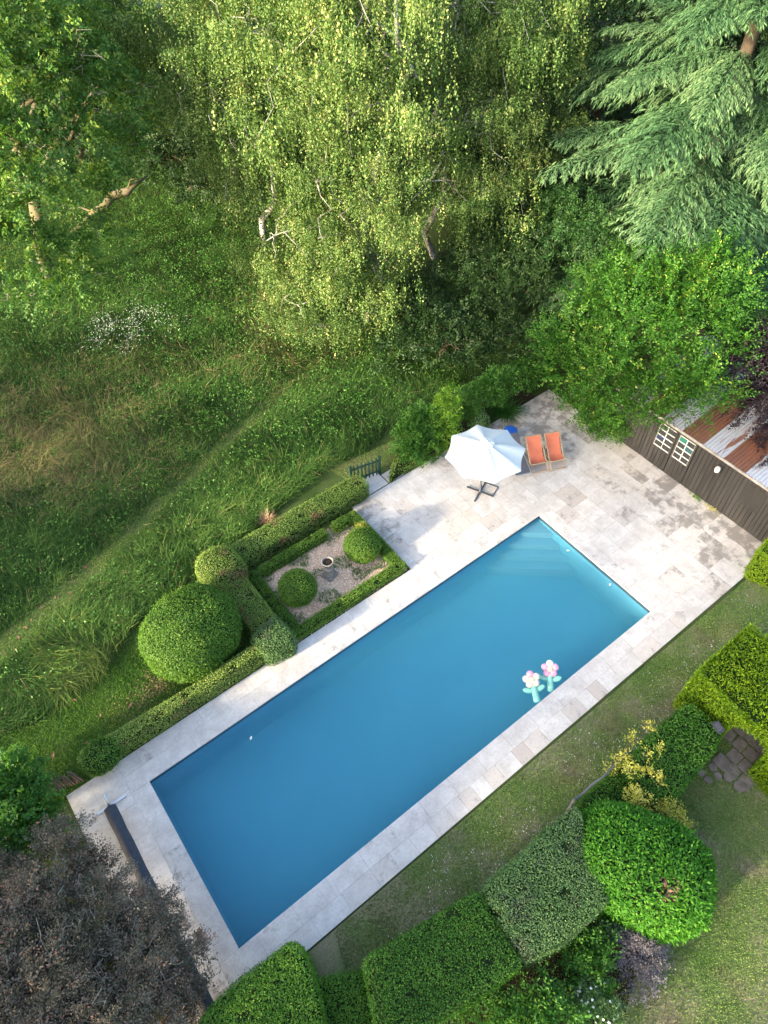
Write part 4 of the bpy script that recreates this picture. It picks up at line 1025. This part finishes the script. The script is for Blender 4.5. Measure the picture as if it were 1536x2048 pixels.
n = 60; c = G(1190, 2015, .6); d = rand_dir(n); d[:, 2] = np.abs(d[:, 2]); P_ = c+d*.55; N_ = unit(d+rng.normal(0, .3, (n, 3))); D_ = unit(np.cross(N_, rand_dir(n)))
quads('blossom', leaf_q(P_, D_, N_, np.full(n, .07), np.full(n, .06)), rng.random(n), 'white_petal', wfs)
shrub('leafy_shrub', 'lush green shrub at the left edge below the mown grass', [(30, 1560, 1.2, .7), (60, 1620, 1.2, .8), (20, 1680, 1.4, .9), (75, 1665, .8, .5), (-40, 1620, 1.3, .9), (45, 1540, .7, .4), (70, 1610, .5, .4)], 'shrub_leaf', .5, n_spray=40, lsz=.11, length=.3)

# smoke tree
sm = [(110, 1730, 1.6, .9), (190, 1745, 1.2, .6), (60, 1840, 2.1, 1.2), (190, 1850, 1.9, 1.1), (270, 1850, 1.4, .75), (110, 1970, 2.3, 1.3), (250, 1960, 1.8, 1.1), (320, 1900, 1.3, .65), (330, 1960, 1.2, .6), (-10, 1910, 2.2, 1.3), (20, 2050, 2.3, 1.3), (190, 2070, 2.1, 1.2), (300, 2050, 1.4, .8), (-60, 1790, 1.9, 1.1), (315, 1820, 1.2, .45), (355, 1890, 1.1, .45), (365, 1955, 1.1, .45), (360, 2020, 1.1, .45)]
lob = [(np.array(G(px, py, z)), (r, r, r*.85)) for px, py, z, r in sm]
leafy_tree('smoke_tree', 'large grey purple smoke tree in the bottom left corner overhanging the pool cover', 'tree', (*G(120, 1930, 0)[:2], 0), lob, 'smoke_leaf', .6, 150, 13, .3, .06, .12, twigs=14, flat=.2, droop=.1, zmin=.5, dens=.85)

# ================================================================== TREES
def L3(px, py, D, r, rv=None): return (R(px, py, D), (r, r, rv or r))
# hornbeam behind the terrace
hb = [(1290, 650, 4.6, 2.0), (1190, 650, 4.2, 1.6), (1390, 640, 4.8, 1.7), (1310, 590, 5.4, 1.4), (1425, 590, 5.6, 1.3), (1200, 590, 4.8, 1.2), (1120, 690, 3.4, 1.0), (1240, 740, 3.4, 1.3), (1350, 735, 3.8, 1.3), (1440, 700, 4.4, 1.2), (1150, 760, 2.7, .95), (1110, 730, 2.9, .75), (1470, 625, 5.0, .9), (1285, 795, 3.1, .85), (1200, 805, 2.4, .8), (1365, 785, 3.6, .7), (1140, 805, 1.9, .6), (1430, 530, 6.4, .75), (1330, 545, 5.8, .8), (1390, 560, 6.0, .9), (1240, 545, 5.2, .8), (1300, 815, 3.2, .75), (1250, 835, 2.6, .7), (1365, 800, 3.6, .6), (1200, 840, 1.9, .6), (1410, 770, 4.2, .6), (1330, 780, 3.6, .8), (1290, 850, 2.6, .55), (1340, 815, 3.2, .55), (1400, 800, 3.9, .5), (1440, 775, 4.2, .5)]
leafy_tree('hornbeam_tree', 'big bright green broad tree overhanging the terrace and the shed', 'tree', (13.3, 5.6, 0), [(G(px, py, z), (r, r, r*.8)) for px, py, z, r in hb], 'hornbeam_leaf', .7, 36, 18, .72, .105, .2, flat=.8, droop=.1, dens=.6, lean=.5)
shrub('leafy_shrub', 'dense green bush against the shed corner below the big tree', [(1215, 865, .7, .5), (1195, 850, .9, .5), (1235, 850, .8, .45), (1165, 845, 1.0, .4)], 'shrub_leaf', .34, lsz=.07)
pt = [(1500, 760, 17.6, 1.2), (1540, 820, 16.5, 1.2), (1530, 700, 18.5, 1.3), (1470, 700, 19, .8), (1560, 900, 15.6, .9), (1590, 760, 17, 1.4)]
leafy_tree('purple_plum_tree', 'dark purple leaved tree at the right edge over the shed roof', 'tree', (*(R(1540, 760, 18.5))[:2], 0), [L3(*p) for p in pt], 'purple_leaf', .6, 46, 12, .4, .085, .12)

# birches
bl1 = [(310, 80, 32, 2.3, 2.4), (430, 40, 30, 2.5, 2.8), (390, 200, 29.5, 1.9, 2.2), (440, 300, 28.5, 1.7, 2.0), (540, 160, 28.5, 2.5, 2.8), (470, 390, 28, 1.3, 1.6), (560, 30, 30, 2.4, 3), (520, 320, 28, 1.5, 2.0)]
b1_ = R(520, 440, 34); birch('birch_tree', 'weeping birch nearest the meadow, left of the other two', (b1_[0], b1_[1], 0), [(R(px, py, D), a, b) for px, py, D, a, b in bl1], top=R(480, -40, 32))
bl2 = [(640, 240, 27, 2.7, 3.2), (740, 110, 27, 2.6, 3.4), (770, 290, 26, 2.2, 2.8), (640, 430, 26, 2.3, 2.6), (560, 520, 26, 1.6, 2.2), (625, 590, 25.5, 1.7, 2.2), (740, 470, 25.5, 2.2, 2.4), (690, 630, 25.2, 1.4, 1.8), (640, 60, 28, 2.4, 3), (600, 640, 24.8, 1.4, 1.5), (700, 560, 25, 1.7, 1.9), (640, 520, 25.5, 1.7, 1.9), (755, 585, 25.3, 1.3, 1.5), (650, 680, 24.4, 1.1, 1.2), (720, 660, 24.6, 1.1, 1.2)]
birch('birch_tree', 'tall weeping birch in the centre with the yellowest hanging leaves', (*G(731, 650)[:2], 0), [(R(px, py, D), a, b) for px, py, D, a, b in bl2], top=R(790, -60, 27.5))
bl3 = [(900, 110, 31, 2.4, 3.2), (1010, 120, 31, 2.6, 3.2), (1060, 260, 31, 1.9, 2.8), (950, 320, 29, 2.4, 3.0), (860, 420, 27.5, 1.9, 2.4), (960, 430, 28, 1.7, 2.2), (1085, 60, 33, 2.0, 3.4), (880, 20, 32, 2.0, 3)]
birch('birch_tree', 'weeping birch on the right with bare white limbs showing, beside the cedar', (*R(870, 470, 32)[:2], 0), [(R(px, py, D), a, b) for px, py, D, a, b in bl3], top=R(890, -60, 31))

# unseen trees added on the sunny side, crowns shaped to shade terrace and meadow
low, lifted = (.25, .38, .5, .62, .74, .84, .92), (.64, .70, .76, .82, .88, .93)
for lb, x, y, hgt, r, fr_ in (('tall unseen tree added for shade, left of the smoke tree', -24, -4.2, 16.5, 5.2, low), ('tall unseen tree added for shade, in line with the pool', -25, 1.2, 16.5, 4.8, low),
                              ('tall unseen tree added for shade, crown raised to let sun reach the mown strip', -25, 7.4, 16.0, 4.6, lifted), ('tall unseen tree added for shade, below the left corner', -24, -12.0, 16.0, 5.2, low),
                              ('middling unseen tree added for shade, left of the dry meadow patches', -28, 14.5, 8.5, 3.8, low), ('middling unseen tree added for shade, left of the large spreading tree', -28, 21.0, 8.5, 3.8, low)):
    c = np.array([x, y, 0.]); lb_ = [(c+np.array([r*.3*sin(5.1*q_), r*.38*sin(2.4*q_+y), hgt*f_]), (r*.62, r*.62, r*.52)) for q_, f_ in enumerate(fr_)]
    leafy_tree('added_shade_tree', lb, 'tree', c, lb_, 'dark_leaf', 1.9, 80, 13, .8, .19, .3, group='unseen trees added for shade', key='wood', dens=.7)
# left trees
lt = [(10, 50, 28, 2.6), (130, 120, 28, 2.2), (50, 200, 26, 2.0), (200, 190, 28, 1.8), (20, 300, 24, 1.7), (140, 290, 25.5, 1.6), (230, 300, 27, 1.3), (30, 400, 22.5, 1.5), (120, 520, 23, 1.1), (40, 500, 22.5, 1.3), (130, 600, 22.5, .9), (180, 40, 31, 2.2), (-80, 300, 24, 2.2), (-90, 120, 27, 2.8), (-70, 480, 22, 1.8), (250, 90, 32, 1.8), (60, 600, 22.3, 1.0), (170, 400, 26, 1.1), (90, 420, 24, 1.2), (200, 490, 24.5, 1.0), (170, 560, 23.3, 1.0), (210, 370, 27, 1.2), (260, 250, 29, 1.4)]
leafy_tree('willow_tree', 'large spreading tree on the left side with sunlit yellow green leaves', 'tree', (*R(60, 470, 31)[:2], 0), [L3(px, py, D, r) for px, py, D, r in lt], 'walnut_leaf', 1.05, 56, 13, .5, .13, .35, 'mossy_bark', droop=.5, flat=.4, twigs=4, dens=.72)
lg = [R(120, 470, 28.2), R(165, 440, 28.4), R(185, 424, 28.6), R(207, 412, 28.5), R(222, 398, 28.9), R(244, 386, 28.8), R(264, 372, 29.1), R(290, 352, 29.4)]
fb = empty('mossy_limb', (*lg[1][:2], 0), 'thick mossy bare limb sloping out of the left tree over the grass', 'branch')
lg = [p+rng.normal(0, .09, 3) for p in lg]
MB().tube(lg, [.08, .13, .17, .15, .2, .17, .10, .03], 9).build('wood', 'mossy_bark', fb, True)
MB().tube([lg[2], lg[2]+RX*-.5+np.array([0, 0, .25]), lg[2]+RX*-1.0+np.array([0, 0, .2])], [.05, .035, .01], 5).build('side_branch', 'mossy_bark', fb, True)
MB().tube([lg[5], lg[5]+RX*.3+np.array([0, 0, .5]), lg[5]+RX*.9+np.array([0, 0, .55])], [.06, .04, .01], 5).build('side_branch', 'mossy_bark', fb, True)

# dark understorey
for lb, base, pts, ns, mt in (
    ('dark bushes filling the hollow between the left tree and the left birch', (330, 330), [(290, 270, 37, 2.2), (350, 300, 36, 1.9), (230, 300, 36, 1.8), (410, 380, 34, 1.5), (300, 330, 35, 1.3), (480, 430, 32, 1.2)], 900, 'dark_leaf'),
    ('dark leafy understorey tree between the birches and the big bright tree', (1000, 640), [(1000, 520, 27, 2.2), (1080, 500, 27, 2.2), (940, 560, 26.5, 1.8), (1060, 590, 25, 1.8), (980, 640, 24.5, 1.6), (1090, 420, 29, 2.0), (1020, 420, 30, 1.8)], 2600, 'dark_leaf'),
    ('dark shrub thicket below the birches behind the terrace shrubs', (880, 720), [(860, 660, 24, 1.5), (920, 700, 23, 1.3), (1000, 700, 22.8, 1.4), (800, 700, 23.5, 1.1), (1050, 690, 22.5, 1.2), (850, 600, 26, 1.4)], 1800, 'dark_leaf'),
    ('dark green tree in front of the cedar, above the bright tree', (1180, 560), [(1180, 500, 25.0, 1.5), (1250, 500, 25.0, 1.4), (1130, 440, 27, 1.5), (1320, 500, 25.0, 1.1), (1220, 540, 24.0, 1.3)], 1700, 'understorey_leaf')):
    leafy_tree('understorey_tree', lb, 'tree', (*G(*base)[:2], 0), [L3(*p) for p in pts], mt, .9, 56, 13, .45, .10, .14, dens=.9)
# background wood
for lb, px, D, hgt, r in (('dark tree of the wood behind, at the far upper left', 120, 43, 12, 6), ('dark tree of the wood behind the left birch', 330, 40, 10, 6), ('dark tree of the wood behind the central birch', 640, 41, 11, 6.5), ('dark tree of the wood behind the right birch', 930, 39, 11, 6), ('dark tree of the wood between the right birch and the cedar', 1190, 37, 12, 5.5), ('dark tree of the wood behind the cedar at the upper right', 1480, 42, 13, 6.5), ('dark tree of the wood at the far left edge', -160, 41, 14, 6.5), ('dark tree of the wood deeper behind, left of the cedar top', 1290, 46, 13, 7), ('dark tree of the wood deeper behind, seen above the left birch', 480, 52, 12, 7), ('dark tree of the wood deeper behind, seen above the right birch', 1050, 50, 12, 7)):
    c = R(px, 150, D); c[2] = 0
    lb_ = [(c+RX*rng.normal(0, r*.42)+RY*rng.normal(0, r*.25)+np.array([0, 0, hgt*f_]), (r*.55, r*.5, r*.42)) for f_ in (.1, .16, .3, .42, .55, .68, .8, .92)]
    leafy_tree('wood_tree', lb, 'tree', c, lb_, 'dark_leaf', 1.9, 80, 13, .8, .19, .3, group='trees of the wood behind', key='wood', dens=.75)

# cedar
def cedar():
    base = CAM+cam2world(np.array([13.6, 28.0, 0])); base[2] = 0
    e = empty('cedar_tree', base, 'big blue green cedar with layered drooping boughs at the upper right', 'tree')
    tp = [base+np.array([0, 0, z]) for z in np.linspace(0, 17, 9)]; MB().tube(tp, np.linspace(.45, .1, 9), 10).build('trunk', 'bark', e, True)
    protos = []; d = np.array([1., 0, 0]); side = np.array([0, -1., 0])
    for v in range(5):                                   # bough meshes along +x, 7 m long
        Q = []; Rr = []; L = 7.0; sN = 44; s = np.linspace(.12, 1, sN); bend = rng.normal(0, .09)
        ax = np.outer(s*L, d)+np.outer((s**2)*L*bend, side)+np.column_stack([np.zeros((sN, 2)), .14*L*s-.19*L*s**2.2])
        lo = (.55+.45*np.abs(np.sin(np.arange(sN)*.55+rng.uniform(0, 3, 1))))
        for i in range(1, sN):
            for sg in (-1, 1):
                wd_ = (1.75*sin(pi*min(1, s[i]**.9*.92+.06))+.3)*rng.uniform(.7, 1.15)*lo[(i+5*(sg > 0)) % sN]
                m = max(4, int(wd_/.06)); t = (np.arange(m)+.5)/m*wd_; dr_ = unit(side*sg*.85+d*.66+rng.normal(0, .12, 3)*np.array([1, 1, .3]))
                pp = ax[i]+np.outer(t, dr_); pp[:, 2] += .08*t-.34*t**2/max(wd_, .3)+rng.normal(0, .02, m)+rng.normal(0, .05)
                for q_ in range(2):
                    dd_ = unit(dr_*(1 if q_ else .6)+d*(.0 if q_ else .4)+np.column_stack([rng.normal(0, .5, (m, 2)), -.2-.75*t/wd_+rng.normal(0, .15, m)]))
                    nn3 = unit(np.array([0, 0, 1.])+rng.normal(0, .35, (m, 3)))
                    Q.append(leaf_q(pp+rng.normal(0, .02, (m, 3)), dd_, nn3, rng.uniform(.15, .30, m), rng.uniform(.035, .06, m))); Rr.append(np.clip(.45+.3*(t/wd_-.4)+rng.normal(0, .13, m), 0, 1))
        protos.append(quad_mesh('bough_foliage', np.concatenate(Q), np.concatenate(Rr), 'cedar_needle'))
    a0 = 0; z = 1.8
    while z < 16.5:
        for b in range(10):
            a0 += 2*pi*.382+rng.normal(0, .15); dv = RX*cos(a0)+RY*sin(a0)
            L = (9.8*(1-(z/22))**.75)*rng.uniform(.78, 1.08)
            ob = bpy.data.objects.new('bough_foliage', protos[rng.integers(5)]); col.objects.link(ob); ob.parent = e
            ob.location = (0, 0, float(z+rng.normal(0, .18))); k = L/7.0; ob.scale = (k, max(k, .75)*rng.uniform(.9, 1.15), max(k, .8)*rng.uniform(.8, 1.2))
            ob.rotation_euler = (rng.normal(0, .08), rng.normal(.02, .05), math.atan2(dv[1], dv[0]))
        z += 1.7
cedar()

# ================================================================== GRASS AND GROUND COVER
def blob(px, py, cx, cy, rx, ry): return np.exp(-((px-cx)/rx)**2-((py-cy)/ry)**2)
tall_area = px_poly([(-150, 340), (700, 340), (760, 560), (1010, 640), (1000, 735), (880, 790), (790, 850), (735, 905), (650, 940), (470, 1100), (398, 1166), (281, 1244), (234, 1319), (187, 1358), (70, 1451), (-150, 1520)])
n = 150000
a_w = sample_poly(tall_area, n*2)
# denser towards the camera
px, py = to_px(np.column_stack([a_w, np.zeros(len(a_w))])); keep = rng.random(len(a_w)) < np.clip((py-200)/900, .22, 1)
inp = in_poly(a_w[:, 0], a_w[:, 1], path_poly); inp &= poly_dist(a_w[:, 0], a_w[:, 1], path_poly) > rng.uniform(-.05, .28, len(a_w))
inp &= (py > 860) | (rng.random(len(a_w)) < np.clip((py-700)/160, 0, 1))
keep &= ~inp & ~in_poly(a_w[:, 0], a_w[:, 1], gate_path)
s = a_w[keep][:n]; px, py = px[keep][:n], py[keep][:n]; n = len(s)
lushness = .5+.5*wob(s[:, 0], s[:, 1], .9, 1.0); tuft = .5+.5*wob(s[:, 0], s[:, 1], 3.3, 4.0)
dry = .9*blob(px, py, 120, 870, 190, 90)+.6*blob(px, py, 60, 960, 160, 60)+.5*blob(px, py, 540, 620, 60, 120)+.35*blob(px, py, 330, 730, 160, 40)+.3*blob(px, py, 600, 700, 90, 60)
dry = dry*(.35+1.1*(.5+.5*wob(s[:, 0], s[:, 1], 2.1, 2.0))); nett = blob(px, py, 380, 520, 130, 110)
edge_p = np.minimum(poly_dist(s[:, 0], s[:, 1], path_poly), 1.0)
hgt = (.34+.30*tuft+.16*lushness)*(.55+.45*edge_p)*rng.uniform(.6, 1.25, n)
an = rng.uniform(0, 2*pi, n)*.55+3.2*wob(s[:, 0], s[:, 1], .8, 7.0)
ln_ = np.column_stack([np.cos(an), np.sin(an), -.35*np.ones(n)]); P_ = np.column_stack([s, np.zeros(n)])
r = np.clip(.30+.22*(tuft-.5)+.25*(lushness-.5)+rng.normal(0, .11, n), .02, .72); isdry = rng.random(n) < np.clip(dry+.03, 0, .85)
r = np.where(isdry, rng.uniform(.78, 1.0, n), r); r = np.where((rng.random(n) < nett) & ~isdry, rng.uniform(0, .25, n), r)
sunlit_strip = blob(px, py, 200, 1350, 170, 130)+.6*blob(px, py, 480, 1030, 220, 110); r = np.where(~isdry, np.clip(r+.34*sunlit_strip, 0, .76), r)  # sunlit band by the hedge painted in: blades shifted to brighter yellow-green
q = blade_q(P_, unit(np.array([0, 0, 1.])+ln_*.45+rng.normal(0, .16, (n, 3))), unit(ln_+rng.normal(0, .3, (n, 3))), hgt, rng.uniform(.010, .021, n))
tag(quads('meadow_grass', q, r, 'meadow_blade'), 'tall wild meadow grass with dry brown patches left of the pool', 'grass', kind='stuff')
# broad leaved weeds and nettles
n = 52000; s = sample_poly(tall_area, n*3); px, py = to_px(np.column_stack([s, np.zeros(len(s))]))
w_ = .25+.9*blob(px, py, 380, 520, 170, 140)+.5*blob(px, py, 700, 800, 160, 90)+.35*blob(px, py, 450, 830, 200, 140)
k = (rng.random(len(s)) < w_*(.4+.9*(wob(s[:, 0], s[:, 1], 2.2, 5.) > .05))) & ~in_poly(s[:, 0], s[:, 1], path_poly) & ~in_poly(s[:, 0], s[:, 1], gate_path); s = s[k][:n]; n = len(s)
z = rng.uniform(.1, .55, n); N_ = unit(np.array([0, 0, 1.])+rng.normal(0, .45, (n, 3))); D_ = unit(np.cross(N_, rand_dir(n)))
Lf = rng.uniform(.05, .11, n); tag(quads('meadow_weeds', leaf_q(np.column_stack([s, z]), D_, N_, Lf, Lf*.55), rng.beta(2, 3, n), 'shrub_leaf'), 'nettles and broad leaved weeds growing through the meadow', 'weeds', kind='stuff')
# cow parsley
n = 900; kk = rng.normal(0, 1, (26, 2)); ki = rng.integers(0, 26, n); cx = 250+48*kk[ki, 0]+rng.normal(0, 13, n); cy = 650-(cx-250)*.25+22*kk[ki, 1]+rng.normal(0, 8, n); P_ = np.array([G(a, b, .65) for a, b in zip(cx, cy)])+rng.normal(0, .08, (n, 3))
N_ = unit(np.array([0, 0, 1.])+rng.normal(0, .3, (n, 3))); D_ = unit(np.cross(N_, rand_dir(n))); tag(quads('white_umbels', leaf_q(P_, D_, N_, rng.uniform(.03, .07, n), rng.uniform(.025, .05, n)), rng.random(n)*.5, 'white_petal'), 'drift of small white umbel flowers in the shaded meadow', 'flowers', kind='stuff')
# short grass
def short_grass(name, label, poly, n, hmin, hmax, excl=(), mat='lawn_blade'):
    s = sample_poly(poly, int(n*1.3))
    for e in excl: s = s[~in_poly(s[:, 0], s[:, 1], e)]
    s = s[:n]; m = len(s); an = rng.uniform(0, 2*pi, m); ln_ = np.column_stack([np.cos(an), np.sin(an), np.zeros(m)])
    D_ = unit(np.array([0, 0, 1.])+ln_*rng.uniform(.2, 1.1, m)[:, None]); S_ = unit(np.cross(D_, rand_dir(m))); P_ = np.column_stack([s, np.full(m, .004)]); L_ = rng.uniform(hmin, hmax, m)[:, None]; W_ = rng.uniform(.007, .014, m)[:, None]
    Q = np.stack([P_-S_*W_, P_+S_*W_, P_+D_*L_], axis=1)
    r = np.clip(.4+.3*wob(s[:, 0], s[:, 1], 1.6, 3)+rng.normal(0, .22, m), 0, 1)
    return tag(quads(name, Q, r, mat), label, 'grass', kind='stuff')
vis_lawn = [(-5.5, -3.56), (11.2, -3.6), (12.5, -6), (12.0, -9.5), (4, -13), (-3, -9), (-6, -5)]
short_grass('lawn_grass', 'patchy worn lawn with bare brown spots on the right of the pool', vis_lawn, 230000, .025, .06)
short_grass('mown_meadow_grass', 'short mown grass strip between the tall meadow and the clipped hedge', mown_poly, 75000, .03, .09, mat='mown_blade')
short_grass('path_grass', 'flattened thin grass on the mown path through the meadow', path_poly, 20000, .02, .07, mat='mown_blade')
short_grass('gate_path_grass', 'thin trodden grass just outside the garden gate', gate_path, 6000, .02, .06)
n = 1500; s = sample_poly([(-5.0, -3.7), (10.8, -3.7), (10.0, -5.6), (0, -6.2), (-4, -5.5)], n); k = wob(s[:, 0], s[:, 1], 1.4, 2.) > -.1; s = s[k]; n = len(s); N_ = unit(np.array([0, 0, 1.])+rng.normal(0, .3, (n, 3))); D_ = unit(np.cross(N_, rand_dir(n)))
tag(quads('daisies', leaf_q(np.column_stack([s, np.full(n, .05)]), D_, N_, rng.uniform(.018, .035, n), rng.uniform(.018, .03, n)), rng.random(n), 'white_petal'), 'tiny white daisies and clover heads scattered over the lawn', 'flowers', kind='stuff')
# weeds in the bed
n = 2600; s = sample_poly([(-1.6, 3.95), (2.1, 3.95), (2.1, 6.5), (-1.6, 6.5)], n*3); s = s[wob(s[:, 0], s[:, 1], 3.2, 9.) > .28][:n]; n = len(s); an = rng.uniform(0, 2*pi, n); ln_ = np.column_stack([np.cos(an), np.sin(an), -.2*np.ones(n)])
tag(quads('bed_weeds', leaf_q(np.column_stack([s, np.full(n, .05)]), unit(ln_+np.array([0, 0, .7])), rand_dir(n), rng.uniform(.05, .12, n), rng.uniform(.015, .03, n)), rng.random(n)*.7, 'shrub_leaf'), 'scattered green weeds coming up through the bark chips', 'weeds', kind='stuff')
# leaf litter under the big ball
n = 1100; c = G(335, 1345); s = c[:2]+rng.normal(0, 1, (n, 2))@np.array([[.75, .15], [.05, .28]]); s = s[s[:, 1] > 3.9]; n = len(s); N_ = unit(np.array([0, 0, 1.])+rng.normal(0, .4, (n, 3))); D_ = unit(np.cross(N_, rand_dir(n)))
tag(quads('leaf_litter', leaf_q(np.column_stack([s, np.full(n, .05)]), D_, N_, rng.uniform(.03, .06, n), rng.uniform(.02, .035, n)), rng.random(n), 'fallen_leaf'), 'reddish brown leaf litter at the foot of the big round bush', 'leaf litter', kind='stuff')
# single fallen leaves on the mown strips
for px, py in ((110, 1195), (83, 1215), (50, 1255), (36, 1275), (62, 1240), (140, 1186), (52, 1290), (10, 1305), (149, 1400), (200, 1430), (261, 1410), (172, 1485), (106, 1510), (216, 1472), (30, 1300), (170, 1135)):
    p = G(px, py, .06); a = rng.uniform(0, 3.1); d = np.array([cos(a), sin(a), .1]); s_ = np.array([-sin(a), cos(a), .15]); L_ = rng.uniform(.06, .10)
    ob = mesh('fallen_leaf', [p-d*L_, p-d*L_*.2+s_*L_*.5, p+d*L_, p-d*L_*.2-s_*L_*.5+[0, 0, .02]], [(0, 1, 2, 3)], 'fallen_leaf'); tag(ob, 'single dry brown leaf lying on the mown grass strips', 'leaf', 'fallen leaves on the mown strips')
# dead brown tuft above the hedge
tf = G(535, 1045, .3); te = empty('dead_tuft', (tf[0], tf[1], 0), 'dead orange brown plant tuft standing in the grass behind the clipped hedge', 'plant')
n = 70; P_ = np.array([tf[0], tf[1], .3])+rng.normal(0, .05, (n, 3)); an = rng.uniform(0, 2*pi, n); ln_ = np.column_stack([np.cos(an), np.sin(an), .3*np.ones(n)])
quads('blades', blade_q(P_, unit(np.array([0, 0, 1.])+ln_*.3), ln_, rng.uniform(.2, .45, n), np.full(n, .025)), rng.random(n), 'fallen_leaf', te)
# weeds growing at the foot of the shed
for k, (px, py) in enumerate(((1390, 995), (1422, 1018))):
    c = G(px, py, ZT); e = empty('wall_weed', (c[0], c[1], ZT), ('small green weed growing in the joint at the shed foot right of the doors', 'small yellowing weed at the shed foot below the lamp')[k], 'plant')
    n = 60; P_ = c+np.column_stack([rng.normal(0, .05, n), rng.normal(0, .16, n), np.full(n, .01)]); an = rng.uniform(0, 2*pi, n); ln_ = np.column_stack([np.cos(an), np.sin(an), .6*np.ones(n)])
    quads('leaves', leaf_q(P_, unit(ln_), rand_dir(n), rng.uniform(.06, .14, n), rng.uniform(.02, .04, n)), rng.random(n), ('bright_leaf', 'gold_shrub_leaf')[k], e)
